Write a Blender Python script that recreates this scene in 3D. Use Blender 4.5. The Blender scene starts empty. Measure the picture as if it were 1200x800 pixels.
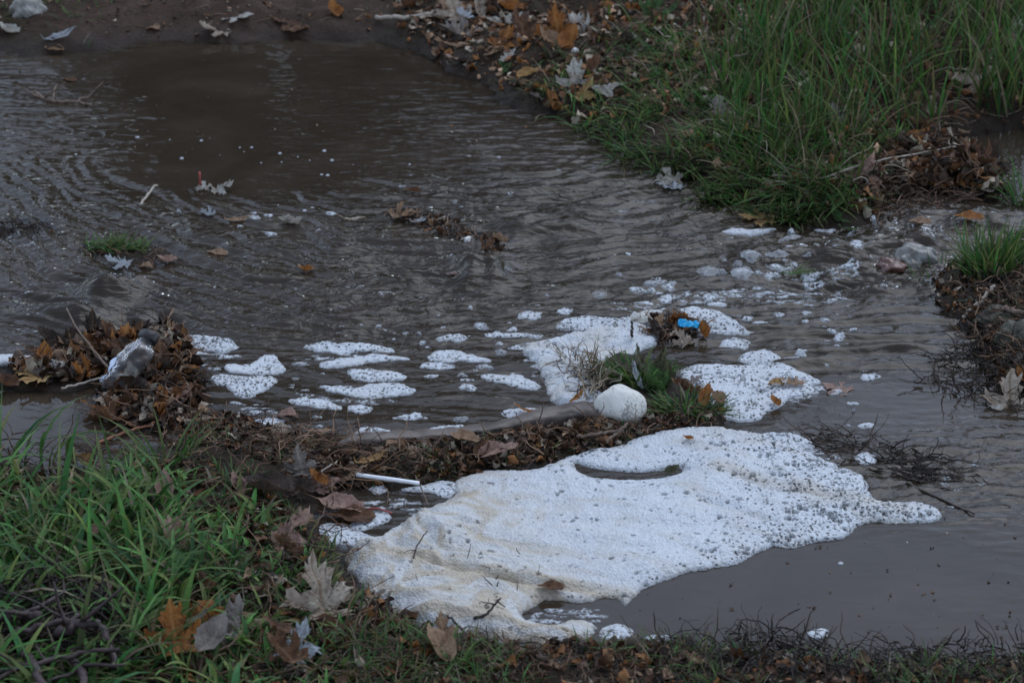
import bpy, bmesh, math, random
import numpy as np
from mathutils import Vector, Matrix, Euler
R = math.radians
random.seed(7)
rng = np.random.default_rng(7)
scene = bpy.context.scene
COL = scene.collection

# ------------------------------------------------------------------ camera
CAM_H, PITCH, FPX = 1.7, 25.0, 3400.0          # metres, degrees below level, focal length in 1200ths of the frame
cam_d = bpy.data.cameras.new('camera')
cam = bpy.data.objects.new('camera', cam_d); COL.objects.link(cam)
cam.location = (0, 0, CAM_H); cam.rotation_euler = (R(90 - PITCH), 0, 0)
cam_d.sensor_width = 36; cam_d.lens = FPX / 1200 * 36
cam_d.clip_start = 0.05; cam_d.clip_end = 1000
cam_d.dof.use_dof = True; cam_d.dof.focus_distance = 3.85; cam_d.dof.aperture_fstop = 10
scene.camera = cam

# ------------------------------------------------------------------ sky, sun, exposure
world = bpy.data.worlds.new('World'); scene.world = world; world.use_nodes = True
wn, wl = world.node_tree.nodes, world.node_tree.links
bg = wn['Background']
SUN_EL, SUN_AZ = 58, 35
sky = wn.new('ShaderNodeTexSky'); sky.sky_type = 'NISHITA'; sky.sun_disc = False
sky.sun_elevation = R(SUN_EL); sky.sun_rotation = R(SUN_AZ)
sky.air_density = 1.0; sky.dust_density = 0.6; sky.ozone_density = 1.0
hs = wn.new('ShaderNodeHueSaturation'); hs.inputs['Saturation'].default_value = 0.55   # cloud deck: nearly grey
tn = wn.new('ShaderNodeMix'); tn.data_type = 'RGBA'; tn.blend_type = 'MULTIPLY'; tn.inputs[0].default_value = 1; tn.inputs[7].default_value = (.95, .995, 1.06, 1)
wl.new(sky.outputs[0], hs.inputs['Color']); wl.new(hs.outputs[0], tn.inputs[6]); wl.new(tn.outputs[2], bg.inputs[0])
bg.inputs[1].default_value = 0.15
sun_d = bpy.data.lights.new('sun', 'SUN'); sun_d.energy = 0.55; sun_d.angle = R(50); sun_d.color = (0.93, 0.97, 1.0)
sun = bpy.data.objects.new('sun', sun_d); COL.objects.link(sun)
_d = Vector((math.sin(R(SUN_AZ)) * math.cos(R(SUN_EL)), math.cos(R(SUN_AZ)) * math.cos(R(SUN_EL)), math.sin(R(SUN_EL))))
sun.rotation_euler = _d.to_track_quat('Z', 'Y').to_euler()
sun.location = (0, 0, 20)
scene.view_settings.view_transform = 'Standard'; scene.view_settings.look = 'None'
scene.view_settings.exposure = 0.82; scene.view_settings.gamma = 1
scene.render.engine = 'CYCLES'
scene.cycles.use_denoising = True
scene.cycles.max_bounces = 5; scene.cycles.transparent_max_bounces = 6
scene.cycles.caustics_reflective = False; scene.cycles.caustics_refractive = False

# ------------------------------------------------------------------ photo pixel <-> ground
CP, SP = math.cos(R(PITCH)), math.sin(R(PITCH))
def pix(px, py, z=0.0):
    dx = (px - 600) / FPX; dy = (400 - py) / FPX
    d = np.array([dx, CP + dy * SP, -SP + dy * CP])
    t = (z - CAM_H) / d[2]
    return np.array([d[0] * t, d[1] * t])
def proj(x, y, z=0.0):
    dz = z - CAM_H
    F = y * CP - dz * SP; U = y * SP + dz * CP
    return 600 + FPX * x / F, 400 - FPX * U / F
def P(*pts): return np.array([pix(a, b) for a, b in pts])

# ------------------------------------------------------------------ noise
def _h(ix, iy, s):
    with np.errstate(over='ignore'):
        n = (ix.astype(np.int64) * 374761393 + iy.astype(np.int64) * 668265263 + s * 2147483647 * 31) & 0xffffffff
        n = ((n ^ (n >> 13)) * 1274126177) & 0xffffffff
        n = (n ^ (n >> 16)) & 0xffffffff
    return n / 4294967295.0
def pn(x, y, s=0):
    x = np.asarray(x, float); y = np.asarray(y, float)
    ix, iy = np.floor(x), np.floor(y); fx, fy = x - ix, y - iy
    u, v = fx * fx * fx * (fx * (fx * 6 - 15) + 10), fy * fy * fy * (fy * (fy * 6 - 15) + 10)
    def g(a, b):
        an = _h(ix + a, iy + b, s) * 2 * np.pi
        return np.cos(an) * (fx - a) + np.sin(an) * (fy - b)
    return ((g(0, 0) * (1 - u) + g(1, 0) * u) * (1 - v) + (g(0, 1) * (1 - u) + g(1, 1) * u) * v) * 1.4
def fbm(x, y, s=0, o=4):
    t = 0; a = 1
    for k in range(o): t = t + a * pn(x * 2 ** k, y * 2 ** k, s + k); a *= .5
    return t
def worley(x, y, s=0):
    ix, iy = np.floor(x), np.floor(y); best = np.full(np.shape(x), 9.0); cid = np.zeros(np.shape(x))
    for a in (-1, 0, 1):
        for b in (-1, 0, 1):
            cx, cy = ix + a, iy + b
            d = np.hypot(cx + _h(cx, cy, s) - x, cy + _h(cx, cy, s + 9) - y)
            m = d < best; best = np.where(m, d, best); cid = np.where(m, _h(cx, cy, s + 5), cid)
    return best, cid
def sdf(x, y, poly):
    """signed distance to a polygon, positive inside"""
    d = np.full(x.shape, 1e9); ins = np.zeros(x.shape, bool); n = len(poly)
    for i in range(n):
        ax, ay = poly[i]; bx, by = poly[(i + 1) % n]
        ex, ey = bx - ax, by - ay; wx, wy = x - ax, y - ay
        t = np.clip((wx * ex + wy * ey) / max(ex * ex + ey * ey, 1e-12), 0, 1)
        d = np.minimum(d, (wx - ex * t) ** 2 + (wy - ey * t) ** 2)
        if ay != by:
            c = ((ay > y) != (by > y)) & (x < ex * (y - ay) / (by - ay) + ax)
            ins ^= c
    return np.where(ins, 1, -1) * np.sqrt(d)
def chaikin(p, n=2):
    for _ in range(n):
        q = np.roll(p, -1, 0); p = np.stack([.75 * p + .25 * q, .25 * p + .75 * q], 1).reshape(-1, 2)
    return p
def sm(a, b, x):
    t = np.clip((x - a) / (b - a), 0, 1); return t * t * (3 - 2 * t)

# ------------------------------------------------------------------ object helpers
def tag(o, label=None, cat=None, group=None, kind=None):
    if label: o['label'] = label
    if cat: o['category'] = cat
    if group: o['group'] = group
    if kind: o['kind'] = kind
    return o
def empty(name, loc, rz=0):
    o = bpy.data.objects.new(name, None); COL.objects.link(o); o.location = loc; o.rotation_euler = (0, 0, rz)
    o.empty_display_size = .02
    return o
def mesh_np(name, V, F, mat=None, attrs=None, smooth=True):
    """V (n,3), F list of face arrays ((m,3) and/or (m,4))"""
    me = bpy.data.meshes.new(name)
    F = [np.asarray(f, np.int32) for f in F if len(f)]
    nl = sum(f.size for f in F); nf = sum(len(f) for f in F)
    me.vertices.add(len(V)); me.vertices.foreach_set('co', np.asarray(V, np.float32).ravel())
    me.loops.add(nl); me.loops.foreach_set('vertex_index', np.concatenate([f.ravel() for f in F]))
    tot = np.concatenate([np.full(len(f), f.shape[1], np.int32) for f in F])
    st = np.concatenate([[0], np.cumsum(tot)[:-1]]).astype(np.int32)
    me.polygons.add(nf); me.polygons.foreach_set('loop_start', st)
    try: me.polygons.foreach_set('loop_total', tot)
    except Exception: pass
    me.polygons.foreach_set('use_smooth', np.full(nf, smooth))
    for k, a in (attrs or {}).items():
        a = np.asarray(a, np.float32)
        if a.ndim == 1:
            at = me.attributes.new(k, 'FLOAT', 'POINT'); at.data.foreach_set('value', a)
        else:
            at = me.attributes.new(k, 'FLOAT_COLOR', 'POINT')
            if a.shape[1] == 3: a = np.concatenate([a, np.ones((len(a), 1), np.float32)], 1)
            at.data.foreach_set('color', a.ravel())
    me.update(calc_edges=True)
    if mat: me.materials.append(mat)
    return me
def link(name, me, parent=None, loc=(0, 0, 0), rot=(0, 0, 0), sc=None):
    o = bpy.data.objects.new(name, me); COL.objects.link(o)
    o.location = loc; o.rotation_euler = rot
    if sc is not None: o.scale = (sc, sc, sc) if not hasattr(sc, '__len__') else sc
    if parent: o.parent = parent
    return o

# ------------------------------------------------------------------ materials
def new_mat(name):
    m = bpy.data.materials.new(name); m.use_nodes = True
    nt = m.node_tree; b = nt.nodes['Principled BSDF']
    return m, nt, b
def N(nt, t, **kw):
    n = nt.nodes.new(t)
    for k, v in kw.items(): setattr(n, k, v)
    return n
def ramp(nt, fac, stops):
    r = N(nt, 'ShaderNodeValToRGB')
    el = r.color_ramp.elements
    while len(el) < len(stops): el.new(.5)
    for e, (p, c) in zip(el, stops): e.position = p; e.color = (*c, 1)
    nt.links.new(fac, r.inputs[0]); return r.outputs[0]
def noise(nt, scale, detail=5, rough=.6, vec=None, dist=0):
    n = N(nt, 'ShaderNodeTexNoise'); n.inputs['Scale'].default_value = scale; n.inputs['Detail'].default_value = detail
    n.inputs['Roughness'].default_value = rough; n.inputs['Distortion'].default_value = dist
    if vec is None:
        tc = N(nt, 'ShaderNodeTexCoord'); vec = tc.outputs['Object']
    nt.links.new(vec, n.inputs['Vector']); return n.outputs[0]
def bump(nt, b, h, strength=.5, dist=.002):
    bp = N(nt, 'ShaderNodeBump'); bp.inputs['Strength'].default_value = strength; bp.inputs['Distance'].default_value = dist
    nt.links.new(h, bp.inputs['Height']); nt.links.new(bp.outputs[0], b.inputs['Normal']); return bp
def mix(nt, a, b_, fac, mode='MIX'):
    m = N(nt, 'ShaderNodeMix', data_type='RGBA', blend_type=mode)
    for sock, v in ((m.inputs[0], fac), (m.inputs[6], a), (m.inputs[7], b_)):
        if isinstance(v, (int, float)): sock.default_value = v
        elif isinstance(v, tuple): sock.default_value = (*v, 1)
        else: nt.links.new(v, sock)
    return m.outputs[2]
def simple_mat(name, c1, c2, rough=.6, scale=80, bstr=.4, bdist=.001, spec=.3):
    m, nt, b = new_mat(name)
    n = noise(nt, scale)
    nt.links.new(ramp(nt, n, [(.3, c1), (.7, c2)]), b.inputs['Base Color'])
    b.inputs['Roughness'].default_value = rough; b.inputs['Specular IOR Level'].default_value = spec
    bump(nt, b, n, bstr, bdist)
    return m

def translucent(nt, b, col, fac):
    out = [n for n in nt.nodes if n.type == 'OUTPUT_MATERIAL'][0]
    t = N(nt, 'ShaderNodeBsdfTranslucent'); m = N(nt, 'ShaderNodeMixShader'); m.inputs[0].default_value = fac
    nt.links.new(col, t.inputs['Color']); nt.links.new(b.outputs[0], m.inputs[1]); nt.links.new(t.outputs[0], m.inputs[2]); nt.links.new(m.outputs[0], out.inputs[0])
# mud / bank ground
mud, nt, b = new_mat('mud')
at = N(nt, 'ShaderNodeAttribute', attribute_name='wet'); lit = N(nt, 'ShaderNodeAttribute', attribute_name='litter')
n1 = noise(nt, 14, 8, .65); n2 = noise(nt, 160, 6, .7); n3 = noise(nt, 55, 5, .6, dist=.6)
base = ramp(nt, n1, [(.3, (.032, .019, .013)), (.55, (.056, .036, .026)), (.75, (.088, .060, .045))])
lc = ramp(nt, n3, [(.35, (.016, .012, .009)), (.5, (.045, .030, .020)), (.62, (.030, .028, .016)), (.78, (.13, .09, .06))])
base = mix(nt, base, lc, lit.outputs['Fac'])
sp = ramp(nt, n2, [(.35, (.55, .55, .55)), (.7, (1.25, 1.22, 1.2))])
base = mix(nt, base, sp, .8, 'MULTIPLY')
wetc = mix(nt, base, (.55, .53, .52), at.outputs['Fac'], 'MULTIPLY')
nt.links.new(wetc, b.inputs['Base Color'])
mr = N(nt, 'ShaderNodeMapRange'); mr.inputs[3].default_value = .9; mr.inputs[4].default_value = .45; b.inputs['Specular IOR Level'].default_value = .14
nt.links.new(at.outputs['Fac'], mr.inputs[0]); nt.links.new(mr.outputs[0], b.inputs['Roughness'])
ma = N(nt, 'ShaderNodeMath', operation='ADD'); nt.links.new(n1, ma.inputs[0]); nt.links.new(n2, ma.inputs[1])
bump(nt, b, ma.outputs[0], .8, .004)
M_MUD = mud

# water: turbid body that hides the bed within a couple of centimetres, Fresnel reflection on top
M_WATER = bpy.data.materials.new('muddy_water'); M_WATER.use_nodes = True
nt = M_WATER.node_tree; nt.nodes.clear()
out = N(nt, 'ShaderNodeOutputMaterial'); dif = N(nt, 'ShaderNodeBsdfDiffuse'); tr = N(nt, 'ShaderNodeBsdfTransparent')
glo = N(nt, 'ShaderNodeBsdfGlossy'); glo.inputs['Roughness'].default_value = .04
fr = N(nt, 'ShaderNodeFresnel'); fr.inputs['IOR'].default_value = 1.36
aop = N(nt, 'ShaderNodeAttribute', attribute_name='turbid'); arp = N(nt, 'ShaderNodeAttribute', attribute_name='ripple')
n1 = noise(nt, 3.5, 6, .65, dist=1.6)
nt.links.new(ramp(nt, n1, [(.30, (.024, .0180, .012)), (.5, (.031, .0235, .016)), (.72, (.044, .034, .025))]), dif.inputs['Color'])
mp = N(nt, 'ShaderNodeMapping'); mp.inputs['Scale'].default_value = (.45, 1, 1)
tc = N(nt, 'ShaderNodeTexCoord'); nt.links.new(tc.outputs['Object'], mp.inputs['Vector'])
n2 = noise(nt, 48, 3, .5, mp.outputs[0], .8)
mu = N(nt, 'ShaderNodeMath', operation='MULTIPLY'); nt.links.new(n2, mu.inputs[0]); nt.links.new(arp.outputs['Fac'], mu.inputs[1])
bp = N(nt, 'ShaderNodeBump'); bp.inputs['Strength'].default_value = 1; bp.inputs['Distance'].default_value = .0050
nt.links.new(mu.outputs[0], bp.inputs['Height'])
for s in (glo, fr): nt.links.new(bp.outputs[0], s.inputs['Normal'])
m1 = N(nt, 'ShaderNodeMixShader'); m2 = N(nt, 'ShaderNodeMixShader')
nt.links.new(aop.outputs['Fac'], m1.inputs[0]); nt.links.new(tr.outputs[0], m1.inputs[1]); nt.links.new(dif.outputs[0], m1.inputs[2])
nt.links.new(fr.outputs[0], m2.inputs[0]); nt.links.new(m1.outputs[0], m2.inputs[1]); nt.links.new(glo.outputs[0], m2.inputs[2])
nt.links.new(m2.outputs[0], out.inputs[0])

# foam
M_FOAM, nt, b = new_mat('foam')
ad = N(nt, 'ShaderNodeAttribute', attribute_name='dirt'); ath = N(nt, 'ShaderNodeAttribute', attribute_name='thin')
n1 = noise(nt, 260, 3, .7)
v = N(nt, 'ShaderNodeTexVoronoi'); v.inputs['Scale'].default_value = 330
tc = N(nt, 'ShaderNodeTexCoord'); nt.links.new(tc.outputs['Object'], v.inputs['Vector'])
c = mix(nt, (.53, .565, .60), (.41, .36, .28), ad.outputs['Fac'])
apt = N(nt, 'ShaderNodeAttribute', attribute_name='pit')
aop = N(nt, 'ShaderNodeAttribute', attribute_name='open')
vs = N(nt, 'ShaderNodeTexVoronoi'); vs.inputs['Scale'].default_value = 210
nd = N(nt, 'ShaderNodeTexNoise'); nd.inputs['Scale'].default_value = 150; tcf = N(nt, 'ShaderNodeTexCoord'); nt.links.new(tcf.outputs['Object'], nd.inputs['Vector'])
vm = N(nt, 'ShaderNodeMix', data_type='VECTOR'); vm.inputs[0].default_value = .006; nt.links.new(tcf.outputs['Object'], vm.inputs[4]); nt.links.new(nd.outputs['Color'], vm.inputs[5]); nt.links.new(vm.outputs[1], vs.inputs['Vector'])
ncl = noise(nt, 38, 3, .6)
r1 = N(nt, 'ShaderNodeMapRange'); nt.links.new(vs.outputs['Distance'], r1.inputs[0]); r1.inputs[1].default_value = .52; r1.inputs[2].default_value = .30; r1.inputs[3].default_value = 0; r1.inputs[4].default_value = 1
sepc = N(nt, 'ShaderNodeSeparateColor'); nt.links.new(vs.outputs['Color'], sepc.inputs[0])
ad2 = N(nt, 'ShaderNodeMath', operation='MULTIPLY_ADD'); ad2.inputs[1].default_value = 1.3; nt.links.new(ncl, ad2.inputs[0]); nt.links.new(aop.outputs['Fac'], ad2.inputs[2])
gt = N(nt, 'ShaderNodeMath', operation='SUBTRACT'); nt.links.new(ad2.outputs[0], gt.inputs[0]); nt.links.new(sepc.outputs[0], gt.inputs[1])
r2 = N(nt, 'ShaderNodeMapRange'); nt.links.new(gt.outputs[0], r2.inputs[0]); r2.inputs[1].default_value = .30; r2.inputs[2].default_value = .55
spk = N(nt, 'ShaderNodeMath', operation='MULTIPLY'); nt.links.new(r1.outputs[0], spk.inputs[0]); nt.links.new(r2.outputs[0], spk.inputs[1])
film = N(nt, 'ShaderNodeMath', operation='MAXIMUM'); nt.links.new(spk.outputs[0], film.inputs[0]); nt.links.new(apt.outputs['Fac'], film.inputs[1])
film2 = N(nt, 'ShaderNodeMath', operation='MAXIMUM'); nt.links.new(film.outputs[0], film2.inputs[0])
th2 = N(nt, 'ShaderNodeMath', operation='MULTIPLY'); th2.inputs[1].default_value = .8; nt.links.new(ath.outputs['Fac'], th2.inputs[0]); nt.links.new(th2.outputs[0], film2.inputs[1])
al = N(nt, 'ShaderNodeMapRange'); nt.links.new(film2.outputs[0], al.inputs[0]); al.inputs[3].default_value = 1; al.inputs[4].default_value = .18
nt.links.new(al.outputs[0], b.inputs['Alpha'])
c = mix(nt, c, ramp(nt, n1, [(.3, (.78, .78, .78)), (.6, (1, 1, 1))]), 1.0, 'MULTIPLY')
nt.links.new(c, b.inputs['Base Color']); b.inputs['Roughness'].default_value = .45
b.inputs['Specular IOR Level'].default_value = .35
mm = N(nt, 'ShaderNodeMath', operation='MULTIPLY_ADD'); mm.inputs[1].default_value = 1.2
nt.links.new(v.outputs['Distance'], mm.inputs[0]); nt.links.new(n1, mm.inputs[2])
bump(nt, b, mm.outputs[0], .6, .0024)

# grass blades: colour is each blade's own
M_GRASS, nt, b = new_mat('grass')
at = N(nt, 'ShaderNodeAttribute', attribute_name='tint')
n1 = noise(nt, 140, 3, .6)
c = mix(nt, at.outputs['Color'], ramp(nt, n1, [(.3, (.75, .75, .75)), (.7, (1.2, 1.2, 1.2))]), .8, 'MULTIPLY')
nt.links.new(c, b.inputs['Base Color']); b.inputs['Roughness'].default_value = .5; b.inputs['Specular IOR Level'].default_value = .22
translucent(nt, b, c, .35)
M_DEBRIS, nt, b = new_mat('wet_plant_debris')
at = N(nt, 'ShaderNodeAttribute', attribute_name='tint')
nt.links.new(at.outputs['Color'], b.inputs['Base Color']); b.inputs['Roughness'].default_value = .55; b.inputs['Specular IOR Level'].default_value = .2

# dead leaves
def leaf_mat(name, col, col2, rough=.5, vein=(.5, .45, .38)):
    m, nt, b = new_mat(name)
    n1 = noise(nt, 3.5, 6, .65); n2 = noise(nt, 14, 4, .7)
    c = ramp(nt, n1, [(.35, col2), (.6, col)])
    av = N(nt, 'ShaderNodeAttribute', attribute_name='vein')
    c = mix(nt, c, vein, av.outputs['Fac'])
    c = mix(nt, c, ramp(nt, n2, [(.3, (.55, .5, .48)), (.5, (1, 1, 1))]), .7, 'MULTIPLY')
    nt.links.new(c, b.inputs['Base Color']); b.inputs['Roughness'].default_value = rough; b.inputs['Specular IOR Level'].default_value = .25
    bump(nt, b, n2, .6, .02); translucent(nt, b, c, .32)
    return m
LM = {
 'white': leaf_mat('leaf_white', (.60, .59, .54), (.34, .30, .24), .6, (.42, .36, .29)),
 'bluewhite': leaf_mat('leaf_blue_white', (.50, .55, .60), (.34, .36, .38), .5, (.34, .35, .36)),
 'pale': leaf_mat('leaf_pale', (0.532, 0.462, 0.378), (0.364, 0.280, 0.210), .6, (0.308, 0.224, 0.154)),
 'grey': leaf_mat('leaf_grey', (0.308, 0.280, 0.252), (0.168, 0.140, 0.126), .55, (0.392, 0.350, 0.308)),
 'tan': leaf_mat('leaf_tan', (0.420, 0.280, 0.182), (0.252, 0.154, 0.091), .5, (0.504, 0.350, 0.224)),
 'pink': leaf_mat('leaf_pinkish', (0.476, 0.308, 0.252), (0.308, 0.196, 0.154), .5, (0.560, 0.392, 0.308)),
 'brown': leaf_mat('leaf_brown', (0.182, 0.091, 0.049), (0.084, 0.045, 0.028), .4, (0.280, 0.168, 0.098)),
 'orange': leaf_mat('leaf_orange', (0.392, 0.161, 0.042), (0.210, 0.077, 0.025), .4, (0.476, 0.238, 0.084)),
 'dark': leaf_mat('leaf_dark', (0.070, 0.050, 0.039), (0.034, 0.025, 0.020), .35, (0.126, 0.084, 0.063)),
 'yellow': leaf_mat('leaf_yellow', (0.560, 0.364, 0.154), (0.336, 0.182, 0.070), .45, (0.644, 0.462, 0.224)),
 'green': leaf_mat('leaf_green', (0.077, 0.154, 0.049), (0.049, 0.098, 0.031), .4, (0.140, 0.224, 0.084)),
 'olive': leaf_mat('leaf_olive', (0.105, 0.105, 0.056), (0.063, 0.063, 0.039), .4, (0.168, 0.168, 0.098)),
}
M_PET_RED = simple_mat('petiole_red', (.30, .045, .045), (.42, .09, .07), .45)
M_PET = simple_mat('petiole_brown', (.12, .07, .045), (.22, .14, .09), .5)
M_TWIG = simple_mat('twig_bark', (.07, .045, .032), (.17, .12, .09), .6)
M_TWIG_PALE = simple_mat('pale_stick', (.24, .20, .16), (.40, .35, .29), .6)
M_TWIG_DARK = simple_mat('dark_wet_twig', (.022, .016, .013), (.06, .042, .034), .4)
# ------------------------------------------------------------------ the land: banks, islets and bed as one sheet
far_bank = np.array([(-14, 3.9), (-2.2, 4.55), (-1.2, 4.78), *P((0, 60), (60, 66), (120, 58), (160, 50), (240, 48), (330, 48), (440, 47), (480, 58), (505, 74), (560, 96), (590, 116), (625, 136), (690, 152), (725, 168), (760, 200), (805, 212), (845, 228), (905, 256), (950, 262), (1005, 262), (1040, 238), (1065, 228), (1100, 226), (1165, 236), (1180, 222), (1150, 190), (1110, 172), (1120, 160), (1200, 150)), (1.6, 4.45), (14, 4.6), (400, 30), (400, 600), (-400, 600), (-400, 30)])
right_bank = np.array([*P((1085, 330), (1110, 318), (1160, 300), (1210, 268)), (1.4, 3.98), (14, 4.1), (14, 3.3), (1.4, 3.32), *P((1210, 470), (1168, 452), (1150, 425), (1140, 395), (1118, 376), (1100, 352))])
near_bank = np.array([(-14, 3.0), (-1.2, 3.18), *P((-40, 520), (20, 545), (80, 572), (150, 562), (195, 525), (240, 492), (300, 503), (360, 520), (430, 524), (520, 514), (600, 502), (690, 490), (720, 480), (770, 486), (832, 492), (836, 500), (765, 513), (722, 530), (662, 532), (622, 550), (562, 556), (540, 562), (470, 566), (400, 572), (385, 590), (372, 612), (396, 640), (420, 690), (470, 724), (520, 744), (600, 757), (700, 757), (800, 757), (900, 767), (1000, 777), (1100, 782), (1200, 778)), (1.0, 2.80), (14, 2.6), (400, -30), (400, -600), (-400, -600), (-400, -30)])
dam = P((-60, 428), (20, 428), (60, 412), (100, 398), (190, 388), (215, 400), (232, 425), (225, 450), (240, 470), (250, 492), (190, 508), (130, 505), (120, 470), (115, 452), (60, 460), (-60, 462))
islet = P((685, 430), (720, 408), (775, 420), (800, 445), (832, 470), (845, 494), (770, 500), (690, 492))
islet2 = P((745, 378), (790, 372), (830, 378), (835, 395), (790, 402), (750, 396))
tuft_isl = P((95, 292), (130, 283), (170, 290), (200, 300), (190, 308), (140, 306), (100, 302))
debris_isl = P((455, 252), (480, 248), (530, 265), (590, 285), (585, 300), (555, 296), (520, 275), (475, 262))
left_isl = P((-20, 260), (50, 262), (62, 272), (0, 278))
BANKS = [(far_bank, .030, .05, .05), (right_bank, .028, .04, .06), (near_bank, .016, .04, .05),
         (dam, .008, .02, 0), (islet, .012, .02, 0), (islet2, .004, .02, 0), (tuft_isl, .006, .02, 0), (debris_isl, .004, .015, 0), (left_isl, .003, .015, 0)]
def land(x, y, detail=True):
    x = np.asarray(x, float); y = np.asarray(y, float)
    shp = x.shape; x = x.ravel(); y = y.ravel()
    wob = .018 * fbm(x * 9, y * 9, 3, 4) if detail else 0
    h = np.full(x.shape, -.06)
    near = (np.abs(x) < 3) & (y > 1.5) & (y < 7)
    for poly, A, w, slope in BANKS:
        s = np.where(near | (len(poly) < 30) | True, sdf(x, y, poly), 0) + wob
        hi = np.where(s > 0, A * (1 - np.exp(-s / w)) + slope * np.minimum(s, 3), np.maximum(s * .9, -.06))
        h = np.maximum(h, hi)
    rough = sm(-.01, .04, h)
    if detail:
        h = h + rough * (.012 * fbm(x * 7, y * 7, 11, 4) + .004 * fbm(x * 45, y * 45, 17, 3)) + .0025 * fbm(x * 25, y * 25, 21, 3)
    return h.reshape(shp)
def axis(lo, hi, step, far):
    a = list(np.arange(lo, hi + step / 2, step)); s = step
    while a[-1] < far: s *= 1.28; a.append(a[-1] + s)
    b_ = []; s = step; c_ = lo
    while c_ > -far: s *= 1.28; c_ -= s; b_.append(c_)
    return np.array(b_[::-1] + a)
def grid_faces(nx, ny, mask=None):
    i = np.arange(nx - 1)[None, :] + np.arange(ny - 1)[:, None] * nx
    f = np.stack([i, i + 1, i + 1 + nx, i + nx], -1).reshape(-1, 4)
    if mask is not None: f = f[mask[f].all(1)]
    return f
xs = axis(-1.15, 1.15, .0075, 500); ys = axis(2.45, 5.5, .0075, 500)
X, Y = np.meshgrid(xs, ys)
Z = land(X, Y)
litter = sm(-.1, .25, fbm(X * 3, Y * 3, 31, 3) + .25)
px, py = proj(np.where((Y > 2) & (Y < 6), X, 0), np.where((Y > 2) & (Y < 6), Y, 4))
openmud = np.exp(-((px - 260) / 190) ** 4 - ((py - 15) / 60) ** 4)          # the bare path at the top
litter = litter * (1 - openmud)
litter = np.clip(litter + sm(380, 520, px) * .8 + sm(330, 480, py) * .8 - openmud, 0, 1)
wet = 1 - sm(.004, .03, Z + .006 * fbm(X * 12, Y * 12, 5, 3))
g = link('ground', mesh_np('ground', np.stack([X, Y, Z], -1).reshape(-1, 3), [grid_faces(len(xs), len(ys))], M_MUD,
         {'wet': wet.ravel(), 'litter': litter.ravel()}))
tag(g, 'dark wet mud banks and bed of the flooded track', kind='structure')

# fast lookup of the ground height near the view
_lx, _ly = (xs > -1.3) & (xs < 1.3), (ys > 2.3) & (ys < 5.8)
_gx, _gy, _gz = xs[_lx], ys[_ly], Z[np.ix_(_ly, _lx)]
def gh(x, y):
    x = np.clip(np.asarray(x, float), _gx[0], _gx[-1] - 1e-6); y = np.clip(np.asarray(y, float), _gy[0], _gy[-1] - 1e-6)
    i = np.clip(np.searchsorted(_gx, x) - 1, 0, len(_gx) - 2); j = np.clip(np.searchsorted(_gy, y) - 1, 0, len(_gy) - 2)
    u = (x - _gx[i]) / (_gx[i + 1] - _gx[i]); v_ = (y - _gy[j]) / (_gy[j + 1] - _gy[j])
    return (_gz[j, i] * (1 - u) + _gz[j, i + 1] * u) * (1 - v_) + (_gz[j + 1, i] * (1 - u) + _gz[j + 1, i + 1] * u) * v_
def gpix(px_, py_, extra=0.0):
    """the point of the ground or water surface seen at a photo pixel"""
    z = np.arange(.30, -.012, -.0012); x, y = ray_at(px_, py_, z + extra)
    i = int(np.argmax(z <= np.maximum(gh(x, y), 0) + 1e-4))
    return Vector((float(x[i]), float(y[i]), float(z[i]) + extra))
def ray_at(px_, py_, z):
    dx = (px_ - 600) / FPX; dy = (400 - py_) / FPX; d = (dx, CP + dy * SP, -SP + dy * CP); t = (z - CAM_H) / d[2]
    return d[0] * t, d[1] * t

# ------------------------------------------------------------------ the water
xs = axis(-1.12, 1.12, .0042, 12); ys = np.arange(2.4, 5.25, .0042)
ys = np.concatenate([np.linspace(.5, 2.39, 12), ys, np.linspace(5.3, 7, 8)])
X, Y = np.meshgrid(xs, ys)
px, py = proj(X, Y)
def blob(cx, cy, rx, ry, p=2): return np.exp(-np.abs((px - cx) / rx) ** p - np.abs((py - cy) / ry) ** p)
amp = .09 + 1.0 * blob(250, 340, 330, 95, 4) + .8 * blob(640, 300, 260, 90, 4) + .9 * blob(960, 300, 150, 60, 4) + .6 * blob(30, 220, 130, 110)
amp += .75 * blob(740, 210, 170, 70) + .45 * blob(960, 400, 200, 50, 4) + .3 * blob(540, 430, 280, 90, 4) + 1.2 * blob(1090, 290, 130, 55, 4)
amp += .9 * blob(990, 555, 210, 50) + .5 * blob(1170, 540, 100, 60) + .25 * blob(540, 150, 120, 60)
amp *= 1 - .93 * blob(940, 690, 240, 75, 4); amp *= 1 - .97 * blob(40, 490, 120, 35, 4); amp *= 1 - .6 * blob(1010, 480, 120, 50)
# ripples follow arcs round a point on the far side: the stream bends there
c0 = pix(600, 130); rr = np.hypot(X - c0[0], (Y - c0[1])); th = np.arctan2(Y - c0[1], X - c0[0])
wx = .035 * fbm(X * 5, Y * 5, 41, 3); wy = .035 * fbm(X * 5, Y * 5, 47, 3)
q = rr + wx
H = .0011 * (1 - 2 * np.abs(pn(q / .050, th * 1.5 + wy * 6, 51))) + .0010 * pn(q / .025, th * 3.2 + wy * 8, 52) + .00075 * pn(q / .0125, th * 7 + wy * 10, 53) + .0002 * pn(X / .011, Y / .0075, 54)
Hc = .0006 * pn(X / .09 + 2 * wx, Y / .024 + wy * 12, 55) + .0006 * pn(X / .045 + 3 * wy, Y / .012 + wx * 9, 56) + .00035 * pn(X / .012, Y / .007, 58)   # cross ripples, nearly straight
wl_ = sm(820, 900, px) * 1.0
wt = np.clip(sm(230, 150, py) + wl_, 0, 1)
H = amp * (H * (1 - wt) + Hc * 1.3 * wt)
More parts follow.
